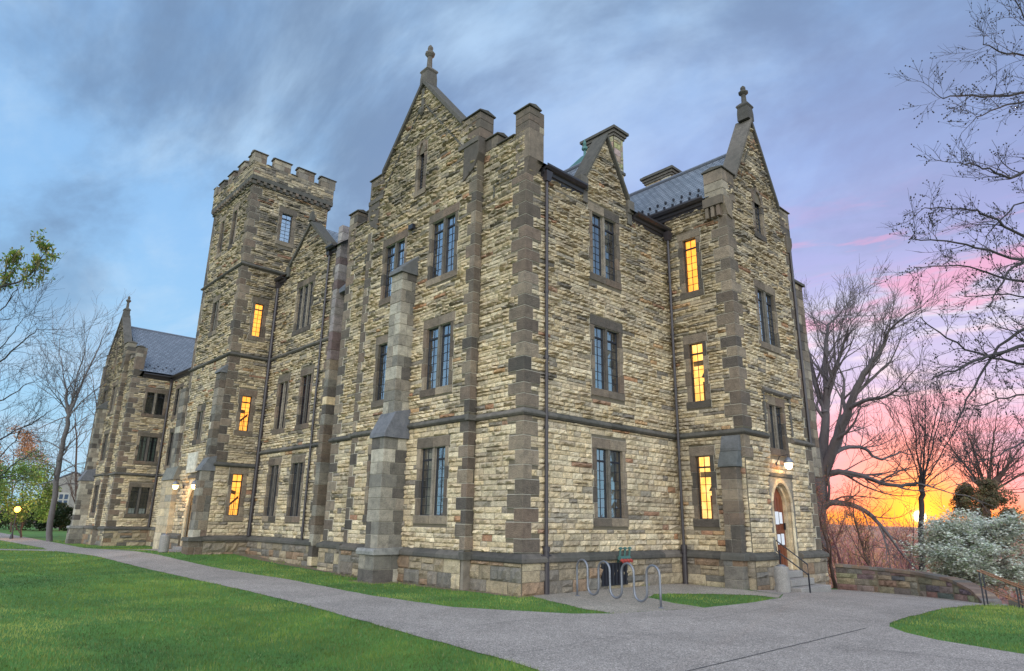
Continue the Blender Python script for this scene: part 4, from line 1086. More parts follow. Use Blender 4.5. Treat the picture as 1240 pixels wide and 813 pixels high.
# ---- left link wall and the side of the far pavilion
fl = FB(-46.8)
hs = [window(fl, 1.98, 2.1, 4.2, mode='paper', lw=.58, mull=.2), window(fl, 1.98, 6.3, 8.3, mode='curtain', lw=.58, mull=.2), window(fl, 1.98, 10.2, 12.0, mode='dark', lw=.6, mull=.2)]
wall(fl, 0, 3.1, 13.2, hs, None, .5, m0=1, m1=-1, grey=.12)
fw = FA(3.1)
hs = [window(fw, -44.5, 10.0, 12.3, lw=.66, mull=.22, mode='dark'), window(fw, -44.4, 5.9, 8.6, lw=.66, mull=.2, mode='dark')]
wall(fw, -46.8, -25.8, 13.2, hs, None, .4, m0=-1, m1=0, grey=.12)
gutter(fl, .7, 3.2, 13.45); gutter(fw, -46.6, -26, 13.45)
cr = roof([[(-46.5, 2.85, 13.5), (-25.9, 2.85, 13.5), (-25.9, 8.5, 18.4), (-50, 8.5, 18.4)], [(-50, 14, 13.5), (-25.9, 14, 13.5), (-25.9, 8.5, 18.4), (-50, 8.5, 18.4)]], 0)
for i in range(8):
    x, yy = -46.75, 0
    sg = MB(); q = .9+i*.33; zz = 13.9+(.28 if i % 2 else 0); xx = -46.8-(zz-13.68)/.84; sg.box(xx-.05, xx+.08, q-.06, q+.06, zz+.08, zz+.26); sg.build('snow_guard', M['metal'], cr)
roof([[(-20, 6, 18.9), (-12, 6, 18.9), (-12, 12, 14), (-20, 12, 14)]], 0)
w_ = MB(); w_.box(-46.8, -9, 12, 12.3, -1, 14); w_.box(-58.4, -46.9, 10.5, 10.8, -1, 13.7); w_.box(-58.4, -58.2, 0.1, 10.8, -1, 13.7); w_.box(-11.6, -11.4, .1, 12, -1, 13.7); w_.build('wall', M['mortar'], hall)
# gable backs so that the roofs are closed
w_ = MB()
for xc in (-5.8, -52.6): w_.prism(FA(10.8), [(xc-5.9, 13), (xc+5.9, 13), (xc, 18.65)], 0, .1)
w_.build('wall', M['mortar'], hall)

# ---- lay the walls around everything dressed
for xx in ((fd, 9.7, 11.46, .3, 3.86), (ft, -23.25, -21.15, .3, 4.05)): reg(*xx)
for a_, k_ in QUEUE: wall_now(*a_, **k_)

# ---- chimneys and roof vent
def chimney(x0, x1, y0, y1, z0, zoff, z1, name='chimney'):
    m = MB()
    block = Frame((0, y0, 0), (1, 0, 0), (0, -1, 0)), Frame((x1, 0, 0), (0, 1, 0), (1, 0, 0))
    m.box(x0+.01, x1-.01, y0+.01, y1, z0, z1-.4)
    for fr, a, b in ((block[0], x0, x1), (block[1], y0, y1)):
        rubble(m, fr, z0, z1-.45, [(0, a, b), (40, a, b)], [], .6, .03, (.22, .32), (.3, .6), 0, 1, lambda z: tuple(q*RNG.uniform(.7, 1) for q in RNG.choice(BUFF)), flat=False)
    ch = m.build(name, [M['mortar'], M['rubble']], hall)
    c = MB(); c.box(x0-.06, x1+.06, y0-.06, y1+.06, zoff, zoff+.12, 0, TRIM[0])
    for i, (e, za, zb) in enumerate(((.06, z1-.45, z1-.33), (.12, z1-.33, z1-.2), (.20, z1-.2, z1-.08))): c.box(x0-e, x1+e, y0-e, y1+e, za, zb-.001, 0, TRIM[3] if i < 2 else TRIM[0])
    c.box(x0-.1, x1+.1, y0-.1, y1+.1, z1-.08, z1, 0, TRIM[0])
    build_split(c, 'chimney_cap', M['trim'], ch)
    return ch
chimney(-2.85, -1.3, 6.5, 7.15, 13.6, 16.45, 18.6)
chimney(-3.05, -1.55, 11.3, 12.0, 15, 15.3, 18.72)
cv = MB(); cv.box(-2.05, -1.2, 4.6, 5.3, 15.2, 16.0, 0); cv.hexa([(-2.2, 4.45, 16.0), (-1.05, 4.45, 16.0), (-1.05, 5.45, 16.0), (-2.2, 5.45, 16.0), (-1.72, 4.85, 16.6), (-1.52, 4.85, 16.6), (-1.52, 5.05, 16.6), (-1.72, 5.05, 16.6)])
cv.lathe((-1.62, 4.95, 16.6), [(.06, 0), (.05, .25), (.13, .32), (.12, .42), (.05, .5), (.08, .58), (.02, .8)], 8); cv.build('roof_vent', M['copper'], hall)

# ---- downpipes
downpipe(0, .86, -.05, 13.2, (1, 0, 0)); downpipe(.16, 7.86, -.08, 13.2, (1, 0, 0), off=.1)
downpipe(-19.82, .38, 1.1, 14.2, (0, -1, 0), boot=False, r=.10); downpipe(-14.08, .38, 1.1, 14.5, (0, -1, 0), boot=False)
downpipe(2.75, 13.42, 5.2, 13.6, (1, 0, 0), boot=False, hopper=False, off=.1); downpipe(-46.7, 2.95, 1.1, 13.0, (1, 0, 0), boot=False, r=.1)
fl_ = MB(); fl_.fbox(FA(-.3), -5.98, -5.84, 12.75, 13.0, .0, .1); fl_.fbox(FA(-.3), -6.05, -5.77, 12.92, 13.12, .1, .24); fl_.build('floodlight', M['metal'], hall)
# basement vent behind the bike rack
bv = MB(); bv.fbox(fb, 3.3, 4.6, .1, .78, .13, .20)
for q in range(7): bv.fbox(fb, 3.42+q*.17, 3.50+q*.17, .14, .74, .20, .235)
bv.build('basement_grille', M['metal'], hall)

# ------------------------------------------------------------------ ground
import bmesh
def axis_vals(a, b, step, far, growth=1.35):
    v = []; x = a
    while x <= b+1e-6: v.append(x); x += step
    lo, hi = [], []; s = step; x = a
    while x > -far: s *= growth; x -= s; lo.append(x)
    s = step; x = v[-1]
    while x < far: s *= growth; x += s; hi.append(x)
    return list(reversed(lo))+v+hi
xs = axis_vals(-70, 26, .75, 4500); ys = axis_vals(-24, 70, .75, 4500)
def build_ground():
    V = [(x, y, terrain(x, y)) for y in ys for x in xs]; n = len(xs)
    F = [(j*n+i, j*n+i+1, (j+1)*n+i+1, (j+1)*n+i) for j in range(len(ys)-1) for i in range(n-1)]
    me = bpy.data.meshes.new('ground'); me.from_pydata(V, [], F); me.materials.append(M['ground'])
    me.polygons.foreach_set('use_smooth', [True]*len(F)); me.update()
    o = bpy.data.objects.new('ground', me); scene.collection.objects.link(o); tag(o, kind='structure')
build_ground()
def gz(x, y):                                     # height of the ground mesh itself
    import bisect
    i = max(0, min(len(xs)-2, bisect.bisect_right(xs, x)-1)); j = max(0, min(len(ys)-2, bisect.bisect_right(ys, y)-1))
    t = (x-xs[i])/(xs[i+1]-xs[i]); s = (y-ys[j])/(ys[j+1]-ys[j])
    a, b, c, d = terrain(xs[i], ys[j]), terrain(xs[i+1], ys[j]), terrain(xs[i], ys[j+1]), terrain(xs[i+1], ys[j+1])
    return a*(1-t)*(1-s)+b*t*(1-s)+c*(1-t)*s+d*t*s
def sheet(name, poly, m, off, cell=1.5):
    from mathutils.geometry import tessellate_polygon
    bm = bmesh.new(); vs = [bm.verts.new((x, y, 0)) for x, y in poly]
    for tri in tessellate_polygon([[Vector((x, y, 0)) for x, y in poly]]):
        try: bm.faces.new([vs[i] for i in tri])
        except ValueError: pass
    for ax in (0, 1):
        lo = min(p[ax] for p in poly); hi = max(p[ax] for p in poly); v = max(lo, -70)+cell
        while v < min(hi, 30):
            bmesh.ops.bisect_plane(bm, geom=bm.verts[:]+bm.edges[:]+bm.faces[:], plane_co=(v if ax == 0 else 0, v if ax else 0, 0), plane_no=(1 if ax == 0 else 0, 1 if ax else 0, 0)); v += cell
    for v in bm.verts: v.co.z = gz(v.co.x, v.co.y)+off
    bm.normal_update()
    for f in bm.faces:
        if f.normal.z < 0: f.normal_flip()
    me = bpy.data.meshes.new(name); bm.to_mesh(me); bm.free(); me.materials.append(m)
    o = bpy.data.objects.new(name, me); scene.collection.objects.link(o); tag(o, kind='structure'); return o
JR = random.Random(5)
def wobble(poly, amt=.035, step=.45, skip=()):
    """a trodden turf edge is never straight"""
    out = []
    for i, (a, b) in enumerate(zip(poly, poly[1:]+poly[:1])):
        L = math.hypot(b[0]-a[0], b[1]-a[1]); out.append(a)
        if i in skip or L > 30: continue
        n = int(L/step)
        for k in range(1, n):
            t = k/n; out.append((a[0]+(b[0]-a[0])*t+JR.uniform(-amt, amt), a[1]+(b[1]-a[1])*t+JR.uniform(-amt, amt)))
    return out
PATH = wobble([(-100, -6), (-65, -4.9), (-44, -4.3), (-38.5, -5.0), (-45, -7.6), (-62, -12.5), (-100, -22), (-100, -22.8), (-62, -13.6), (-44, -8.6), (-33, -6.2), (-31, -5.75), (-25, -5.65), (-12.9, -5.5), (-5.3, -5.54), (-.15, -5.8), (3.56, -6.15), (5.9, -6.3), (6.96, -6.45), (9.5, -7.1), (14, -9.2), (22, -14), (30, -20), (40, -20), (40, -6), (24, -1.2), (14, .1), (11.2, .77), (9.86, 1.18), (9.18, 1.67), (8.68, 2.3), (8.5, 2.87), (8.42, 4), (8.44, 6.4), (8.36, 9.0), (8.3, 10.9), (8.5, 11.9), (8.2, 12.5), (7.1, 13.8), (5.6, 14.6), (4.0, 14.9), (2.9, 14.8), (2.9, 7.5), (4.3, 6.8), (4.7, 5.75), (4.75, 3.7), (4.6, 1.9), (3.93, -.84), (3.36, -1.66), (2.14, -2.39), (.89, -3.1), (-2.3, -3.38), (-8.13, -3.05), (-17.2, -3.4), (-22.7, -3.87), (-27.5, -4.0), (-24, -3.3), (-21.4, -2.9), (-21.1, -1.9), (-25.5, -1.9), (-27.3, -2.4), (-29.5, -1.9), (-34, -2.3), (-48, -1.9), (-70, -1.7), (-100, -1.6)], .03, .45, skip=range(38, 43))
GRAVEL = wobble([(.13, .2), (3.05, -.78), (3.9, -.84), (4.57, 1.9), (3.57, 2.09), (2.3, 2.7), (1.9, 3.6), (2.2, 4.2), (2.9, 5.1), (3.9, 5.9), (4.67, 5.75), (4.27, 6.8), (2.7, 7.5), (.13, 8.0)], .05, .4)
sheet('path', PATH, M['path'], .012)
sheet('gravel_strip', GRAVEL, M['gravel'], .008)
M['soil'] = plain('bare_soil', (.16, .115, .075), .95, 0, .4, 14, .8)
sheet('bare_soil', wobble([(-19.8, .3), (-19.8, -.35), (-14, -.28), (-12.6, -.3), (-9.6, -.45), (-9.2, -.85), (-6.8, -.8), (-6.6, -1.75), (-5.2, -1.7), (-5.1, -.8), (-2.2, -.7), (-2.0, -.42), (.35, -.38), (.4, .5), (0.1, .5), (-2, .2)], .07, .3), M['soil'], .006)
def joint(a, b, w=.018):
    d = Vector((b[0]-a[0], b[1]-a[1])); n = Vector((-d.y, d.x)).normalized()*w/2; mb = MB(); k = max(1, int(d.length/1.5))
    for i in range(k):
        p = [Vector(a)+d*i/k, Vector(a)+d*(i+1)/k]
        mb.face([(q.x+s*n.x, q.y+s*n.y, gz(q.x, q.y)+.016) for q, s in ((p[0], 1), (p[1], 1), (p[1], -1), (p[0], -1))])
    tag(mb.build('path_joint', M['joint']), kind='structure')
joint((8.46, 1.6), (8.36, -6.7), .03); joint((5.4, 5.0), (8.42, 5.2), .012); joint((3.6, 9.4), (8.3, 8.8), .012); joint((6.0, -6.2), (5.4, 9.0), .008); joint((-15, -3.3), (-15, -5.5), .01); joint((-21, -3.6), (-21, -5.6), .01); joint((11.5, .8), (11.9, -8), .01); joint((4.9, 3), (8.3, 2.6), .010); joint((3.4, -1.7), (3.4, -6.1), .008); joint((-3, -3.4), (-3, -5.5), .008); joint((-9, -3.1), (-9, -5.5), .008); joint((8.5, -1.0), (14, .0), .012); joint((8.3, -4), (20, -3.6), .01)

def inside(poly, X, Y):
    c = np.zeros(len(X), bool)
    px = np.array([p[0] for p in poly]); py = np.array([p[1] for p in poly]); n = len(poly)
    for i in range(n):
        j = i-1
        m = ((py[i] > Y) != (py[j] > Y)) & (X < (px[j]-px[i])*(Y-py[i])/((py[j]-py[i]) if py[j] != py[i] else 1e-9)+px[i])
        c ^= m
    return c
gzv = np.vectorize(gz)
def build_grass():
    rs = np.random.RandomState(3); N = 620000
    ang = rs.uniform(math.radians(94-14), math.radians(178+10), N)
    r = np.exp(rs.uniform(math.log(4.6), math.log(75), N))
    X = CAM.x+np.cos(ang)*r; Y = CAM.y+np.sin(ang)*r
    ok = ~inside(PATH, X, Y) & ~inside(GRAVEL, X, Y)
    ok &= ~((X < .10) & (X > -11.75) & (Y > -.12) ) & ~((X < -2.0) & (X > -9.6) & (Y > -.42)) & ~((X < -5.3) & (X > -6.6) & (Y > -1.5))
    ok &= ~((X <= -11.7) & (X > -20.1) & (Y > .22)) & ~((X <= -20) & (X > -26.2) & (Y > -1.9)) & ~((X <= -26) & (X > -46.8) & (Y > 3.0)) & ~((X <= -46.6) & (X > -58.6) & (Y > -.5))
    ok &= ~((X > -.1) & (X < 2.9) & (Y > 7.6))
    wl = np.array([wall_line(x) for x in X]); ok &= (Y < wl+.2)
    near = (X < -.0) & (X > -20) & (Y > -.62) & (rs.random_sample(N) < .75); ok &= ~near
    X, Y, r = X[ok], Y[ok], r[ok]; n = len(X)
    Z = gzv(X, Y)
    # patchy turf: clumps of taller, lighter and yellower blades
    def pn(x, y, s, ph): return (np.sin(x*s+ph)+np.sin(y*s*1.3+ph*2)+np.sin((x+y)*s*.7+ph*3)+np.sin((x-1.7*y)*s*1.9+ph*5)*.6)/3.6
    q = pn(X, Y, .8, 1.3)*.75+pn(X, Y, 2.9, .4)*.55+pn(X, Y, 9.0, 2.4)*.35+rs.normal(0, .25, n)-.22+.45*np.clip(pn(X*1.0, Y*1.6, .42, 4.1)*1.6, -1, 1)
    h = rs.uniform(.025, .068, n)*(1+.35*np.clip(q, -1, 1)); w = np.maximum(.0035, .00085*r)*rs.uniform(.7, 1.3, n)
    th = rs.uniform(0, 2*np.pi, n); lean = rs.uniform(.15, .75, n)*h; la = rs.uniform(0, 2*np.pi, n)
    dx, dy = np.cos(th)*w/2, np.sin(th)*w/2
    Vv = np.empty((n, 3, 3), np.float32)
    Vv[:, 0] = np.stack([X-dx, Y-dy, Z-.004], 1); Vv[:, 1] = np.stack([X+dx, Y+dy, Z-.004], 1)
    Vv[:, 2] = np.stack([X+np.cos(la)*lean, Y+np.sin(la)*lean, Z+h], 1)
    me = bpy.data.meshes.new('lawn_grass'); me.vertices.add(3*n); me.vertices.foreach_set('co', Vv.ravel())
    me.loops.add(3*n); me.loops.foreach_set('vertex_index', np.arange(3*n, dtype=np.int32))
    me.polygons.add(n); me.polygons.foreach_set('loop_start', np.arange(0, 3*n, 3, dtype=np.int32)); me.polygons.foreach_set('loop_total', np.full(n, 3, np.int32))
    me.materials.append(M['grass'])
    at = me.attributes.new('tint', 'FLOAT_COLOR', 'FACE')
    t = np.clip(.5+.5*q, 0, 1)[:, None]
    c0 = np.array([.036, .082, .012]); c1 = np.array([.225, .30, .05]); col = c0*(1-t)+c1*t
    yel = np.clip((pn(X, Y, .55, 2.2)+pn(X, Y, 2.3, 5.0)*.8+rs.normal(0, .28, n)-.25)*1.4, 0, 1)[:, None]; col = col*(1-yel)+np.array([.34, .37, .085])*yel
    dry = (rs.random_sample(n) < .05)[:, None]; col = np.where(dry, np.array([.28, .26, .10]), col)
    a = np.ones((n, 4), np.float32); a[:, :3] = col; at.data.foreach_set('color', a.ravel())
    me.update(calc_edges=True)
    o = bpy.data.objects.new('lawn_grass', me); scene.collection.objects.link(o)
    tag(o, 'short green mown lawn grass beside the concrete path', 'grass', kind='stuff')
build_grass()

# ------------------------------------------------------------------ trees
class Tree:
    def __init__(s, name, base, label, group, barkm, seed, thr=.05, leafm=None, cat='tree'):
        s.root = empty(name, base, label, cat, group); s.T = MB(); s.Cn = MB(); s.L = MB(); s.thr = thr; s.R = random.Random(seed); s.bark = barkm; s.leafm = leafm or M['leaf']
        s.minr = .004; s.leaf = None; s.bud = 0; s.budcol = (.10, .04, .04)
    def seg(s, pts, rad):
        r = max(rad)
        k = 9 if r > .12 else 6 if r > .04 else 4 if r > .016 else 3
        (s.T if r > s.thr else s.Cn).tube(pts, rad, k, cap=False)
    def limb(s, pts, r0, r1, kids=8, L=2.5, lvl=3, up=.1, t0=.2, sp=.75, rk=.5, sub=2):
        """a given main limb, smoothed, that throws procedural branches"""
        q = [Vector(p) for p in pts]
        for _ in range(sub):
            n = [q[0]]
            for a, b in zip(q, q[1:]): n += [a*.75+b*.25, a*.25+b*.75]
            n.append(q[-1]); q = n
        m = len(q); tot = sum((b-a).length for a, b in zip(q, q[1:]))/m
        q = [p+Vector((s.R.uniform(-1, 1), s.R.uniform(-1, 1), s.R.uniform(-1, 1)))*tot*.10 for p in q]
        rad = [r0+(r1-r0)*(i/(m-1))**.8 for i in range(m)]
        s.seg(q, rad)
        for k in range(kids):
            t = t0+(1-t0)*(k+s.R.random())/kids; i = min(m-2, int(t*(m-1)))
            d = (q[i+1]-q[i]).normalized(); r = rad[i]*s.R.uniform(.3, .62)*rk*2
            s.branch(q[i], s.turn(d, s.R.uniform(.4, 1.05)*sp+.1, up), min(r, rad[i]*.8), L*s.R.uniform(.55, 1.15)*(1.15-.5*t), lvl, up)
        s.branch(q[-1], (q[-1]-q[-2]).normalized(), r1, L*.8, lvl, up)
    def turn(s, d, a, up=0):
        v = Vector((s.R.gauss(0, 1), s.R.gauss(0, 1), s.R.gauss(0, 1))); v = v-d*v.dot(d)
        if v.length < 1e-4: v = d.orthogonal()
        v.normalize(); o = d*math.cos(a)+v*math.sin(a); o.z += up; return o.normalized()
    def branch(s, p, d, r, L, lvl, up=.1, wander=.18):
        n = 5 if lvl > 1 else 4 if lvl == 1 else 3
        pts = [p.copy()]; rad = [r]; dd = d.copy(); re = r*(.45 if lvl else .3)
        for i in range(n):
            dd = s.turn(dd, abs(s.R.gauss(0, wander)), up*.35); p = p+dd*(L/n); pts.append(p); rad.append(max(s.minr*.5, r+(re-r)*(i+1)/n))
        s.seg(pts, rad)
        if lvl <= 0:
            if s.leaf: s.leaf(s, pts, dd)
            if s.bud and s.R.random() < s.bud:
                for q in (pts[-1], pts[-2]):
                    if s.R.random() < .7: s.Cn.lathe(q, [(s.bs*.3, -s.bs), (s.bs, 0), (s.bs*.3, s.bs)], 4, 0)
            return
        kids = s.R.choice((2, 3, 3, 4)) if lvl > 1 else s.R.choice((3, 4, 5))
        for k in range(kids):
            t = .25+.72*(k+s.R.random())/kids; i = min(n-1, int(t*n)); f = t*n-i
            b = pts[i].lerp(pts[i+1], f); rr = rad[i]+(rad[i+1]-rad[i])*f
            s.branch(b, s.turn((pts[i+1]-pts[i]).normalized(), s.R.uniform(.4, 1.0), up), max(s.minr, rr*s.R.uniform(.45, .7)), L*s.R.uniform(.45, .8), lvl-1, up, wander)
        s.branch(pts[-1], s.turn(dd, .2, up), max(s.minr, rad[-1]), L*.7, lvl-1, up, wander)
    def done(s, smooth_=True):
        s.T.build('trunk', s.bark, s.root, smooth_)
        if s.Cn.v: s.Cn.build('twigs', s.bark, s.root, smooth_)
        if s.L.v: s.L.build('crown', s.leafm, s.root)
        return s.root
def leafy(size, cols, n=3, spread=.12, fl=1.0):
    def f(s, pts, d):
        for p in pts[1:]:
            for _ in range(n):
                c = p+Vector((s.R.gauss(0, spread), s.R.gauss(0, spread), s.R.gauss(0, spread*.8)))
                a = Vector((s.R.gauss(0, 1), s.R.gauss(0, 1), s.R.gauss(0, 1)*fl)).normalized()*size*s.R.uniform(.5, 1.2)
                b = a.orthogonal().normalized()*size*s.R.uniform(.3, .6); k = s.R.choice(cols); t = s.R.uniform(.7, 1.25)
                s.L.face([c-a, c+b*.8, c+a, c-b], 0, tuple(x*t for x in k))
    return f
def G(px, depth, off=0.0):                        # point on the ground under an image column
    lo, hi = 400.0, 1500.0
    for _ in range(40):
        m = (lo+hi)/2; p = P(px, m, depth)
        if p.z > terrain(p.x, p.y): lo = m
        else: hi = m
    return Vector((p.x, p.y, terrain(p.x, p.y)+off))

# old bare oak behind the right-hand gable
b = G(992, 37); t = Tree('bare_oak', b, 'big old bare oak with crooked limbs behind the right-hand gable', None, M['bark_grey'], 21, .06); t.minr = .011
q = lambda L, dz=0: [P(x, y, 37+d) for x, y, d in L]
t.limb([b-Vector((0, 0, .3)), P(988, 650, 37), P(989, 610, 37), P(993, 575, 37)], .62, .46, 1, 2, 2, sp=1)
t.limb(q([(993, 578, 0), (999, 530, .3), (1001, 480, .8), (998, 430, 1.4), (1004, 392, 2)]), .36, .06, 11, 2.8, 3, .12)
t.limb(q([(993, 580, 0), (1010, 543, -.6), (1028, 495, -1.2), (1043, 455, -1.8), (1066, 428, -2.4), (1078, 398, -3)]), .36, .05, 11, 2.7, 3, .12)
t.limb(q([(994, 577, 0), (1012, 571, -.5), (1039, 574, -1.5), (1080, 590, -3), (1113, 585, -4)]), .24, .05, 12, 2.2, 2, .14)
t.limb(q([(993, 616, 0), (1008, 607, -.5), (1046, 615, -1.5), (1072, 642, -2.5), (1090, 668, -3)]), .24, .04, 10, 2.0, 2, .1)
t.limb(q([(994, 562, 0), (1018, 543, .8), (1046, 540, 1.6), (1063, 560, 2.4), (1091, 547, 3)]), .17, .04, 10, 2.0, 2, .12)
t.limb(q([(1028, 495, -1.2), (1048, 484, -2.4), (1070, 482, -3.5), (1090, 470, -4.5)]), .15, .04, 8, 2.2, 2, .1)
t.limb(q([(1000, 500, .5), (985, 460, 2), (978, 420, 3), (965, 390, 4)]), .2, .05, 8, 2.4, 2, .12)
t.limb(q([(990, 590, 0), (975, 560, 2), (955, 520, 4), (945, 480, 5)]), .25, .05, 8, 2.6, 2, .12)
t.limb(q([(1001, 470, .8), (1018, 430, .4), (1026, 400, 0)]), .15, .04, 8, 2.4, 3, .12)
t.done()
# slender tree in front of the rising sun
b = G(1117, 33); t = Tree('slender_bare_tree', b, 'slender bare tree whose trunk stands in front of the rising sun', None, M['bark_dark'], 5, .05); t.minr = .008
t.limb([b-Vector((0, 0, .3)), P(1117, 660, 33), P(1114, 625, 33), P(1117, 592, 33)], .15, .12, 1, 1.2, 1, .1)
for (x, y, d, r) in ((1085, 500, 1, .08), (1100, 478, -1, .1), (1122, 470, .5, .11), (1145, 482, 1.5, .1), (1168, 505, -1, .08), (1068, 545, -.5, .06), (1178, 545, 1, .06), (1110, 485, 2, .08), (1135, 492, -2, .08)):
    k = P(1117+(x-1117)*.25, 592-(592-y)*.3, 33+d*.3)
    t.limb([P(1117, 592, 33), k, P(x, y, 33+d)], r*.62, .014, 8, 1.7, 2, .2, .38, sp=.6)
t.done()
# right-hand forked tree
b = G(1192, 46); t = Tree('forked_tree', b, 'forked bare tree rising behind the dark bush and white blossom', None, M['bark_brown'], 9, .06); t.minr = .012
t.limb([b-Vector((0, 0, .3)), P(1190, 640, 46), P(1196, 598, 46)], .42, .33, 1, 2, 2)
for (x, y, d, r) in ((1150, 540, 1, .16), (1172, 525, -1, .14), (1205, 515, 1, .15), (1238, 540, 2, .15), (1262, 560, -1, .12), (1222, 575, 0, .12), (1166, 572, -2, .12)):
    k = P(1196+(x-1196)*.35, 598-(598-y)*.35, 46+d*.3); t.limb([P(1196, 598, 46), k, P(x, y, 46+d)], r, .03, 9, 3.0, 2, .1)
t.done()
# dark bushy cedar
def bushy(name, label, px, depth, cy, rx, rz, cols, size, n, seed, group=None, trunkr=.12, clumps=26, m=None, cat='tree', flat=1.0, clumpr=.38):
    b = G(px, depth); t = Tree(name, b, label, group, M['bark_brown'], seed, cat=cat); R = t.R
    c = P(px, cy, depth); hz = rz
    t.limb([b-Vector((0, 0, .2)), b.lerp(c, .5), c+Vector((0, 0, hz*.3))], trunkr, trunkr*.3, 14, rx*.7, 1, .1)
    cl = []
    for i in range(clumps):
        a = R.uniform(0, 2*math.pi); e = math.asin(R.uniform(-.8, 1)); k = R.uniform(.35, 1.0)**.5
        cl.append((c+Vector((math.cos(a)*math.cos(e)*rx*k, math.sin(a)*math.cos(e)*rx*k, math.sin(e)*rz*k)), R.uniform(.55, 1.15)*clumpr*rx, R.uniform(.7, 1.25)))
    for i in range(n):
        q, cr_, sh = R.choice(cl); v = Vector((R.gauss(0, 1), R.gauss(0, 1), R.gauss(0, 1)*flat)).normalized()*cr_*R.random()**.4; v.z *= flat
        p = q+v
        a = Vector((R.gauss(0, 1), R.gauss(0, 1), R.gauss(0, 1)*.7)).normalized()*size*R.uniform(.5, 1.3); bb = a.orthogonal().normalized()*size*R.uniform(.35, .7)
        col = R.choice(cols); tt = R.uniform(.7, 1.2)*sh
        t.L.face([p-a, p+bb, p+a, p-bb], 0, tuple(x*tt for x in col))
    if m: t.leafm = m
    return t.done()
bushy('cedar', 'dark brownish cedar behind the white blossoming tree', 1190, 40, 618, 1.75, 1.9, [(.15, .12, .05), (.20, .12, .06), (.11, .11, .05)], .07, 15000, 3, clumps=60, clumpr=.30, cat='tree')

# white blossoming dogwood beside the lower steps: flat tiers of blossom
def dogwood():
    DD = 26.0; b = G(1190, DD); t = Tree('dogwood', b, 'low spreading tree covered in white blossom beside the lower steps', None, M['bark_brown'], 77, .03); R = t.R; t.minr = .006
    cols = [(.76, .74, .66), (.84, .82, .74), (.62, .66, .52), (.80, .80, .76), (.72, .76, .72), (.36, .44, .26)]
    def fl(s, pts, d):
        for p in pts[1:]:
            for _ in range(7):
                c = p+Vector((R.gauss(0, .11), R.gauss(0, .11), R.gauss(.01, .035)))
                n = Vector((R.gauss(0, .35), R.gauss(0, .35), 1)).normalized(); a = n.orthogonal().normalized(); a = (a*math.cos(R.random()*3)+n.cross(a)*math.sin(R.random()*3)).normalized(); bb = n.cross(a)
                z = R.uniform(.040, .072); k = R.choice(cols)
                s.L.face([c+a*z, c+bb*z*.45, c-a*z, c-bb*z*.45], 0, k); s.L.face([c+bb*z, c+a*z*.45+n*.004, c-bb*z, c-a*z*.45+n*.004], 0, k)
    t.leaf = fl
    top = P(1190, 640, DD)
    t.limb([b-Vector((0, 0, .2)), b.lerp(P(1190, 690, DD), .6), P(1190, 690, DD)], .11, .08, 0, 1, 1)
    for i in range(44):
        a = R.uniform(0, 2*math.pi); k = R.uniform(.55, 1.0); y0 = R.uniform(634, 712)
        wd = 2.35*math.sin(min(1, (y0-625)/55)*math.pi/2+.15)*k
        e = P(1190, y0, DD)+Vector((math.cos(a)*wd, math.sin(a)*wd, 0)); s0 = P(1190, min(706, y0+22), DD)
        t.limb([s0, s0.lerp(e, .5)+Vector((0, 0, .15)), e], .035, .009, 11, .72, 1, .05, .15)
    return t.done()
dogwood()

# saplings and young trees on the slope past the terrace wall
SR = random.Random(8)
SL = [(1012, 27, 4.6, 'thin bare sapling close behind the terrace wall near the building corner'), (1040, 31, 5.2, 'young reddish tree behind the middle of the terrace wall'), (1067, 26, 3.8, 'short leaning sapling behind the terrace wall'),
      (1092, 36, 6.4, 'bare young tree between the oak and the slender tree'), (1141, 34, 4.6, 'reddish budding sapling just right of the sun'), (1028, 44, 8, 'tall budding tree farther down the slope behind the oak limbs'), (1080, 50, 8.5, 'far budding tree left of the rising sun'),
      (1150, 52, 9.0, 'far budding tree right of the rising sun'), (1232, 38, 8.5, 'budding tree with rusty twigs at the right edge of the picture'), (1055, 62, 10, 'distant tree with pink twigs left of the slender trunk'), (1110, 70, 10.5, 'distant tree standing behind the slender trunk'), (1172, 64, 10, 'distant tree left of the forked tree'), (1216, 66, 11, 'distant tree right of the forked tree')]
for px, dep, hh, lab in SL:
    b = G(px, dep); t = Tree('young_tree', b, lab, 'young trees on the slope past the terrace', M['bark_pink'] if dep > 30 else M['bark_brown'], int(px+dep), .05); t.minr = .009 if dep < 40 else .016
    t.leaf = leafy(.035 if dep < 40 else .06, [(.34, .13, .09), (.42, .17, .08), (.26, .20, .06), (.36, .11, .12)], 2, .08)
    ln = SR.uniform(-.18, .18)
    tp = b+Vector((ln*hh, ln*hh*.3, hh*.75))
    t.limb([b-Vector((0, 0, .2)), b.lerp(tp, .45)+Vector((SR.uniform(-.15, .15), 0, 0)), tp], .035*hh**.8*.6+.03, .03, 11, hh*.30, 2, .16, .22, .8)
    t.done()
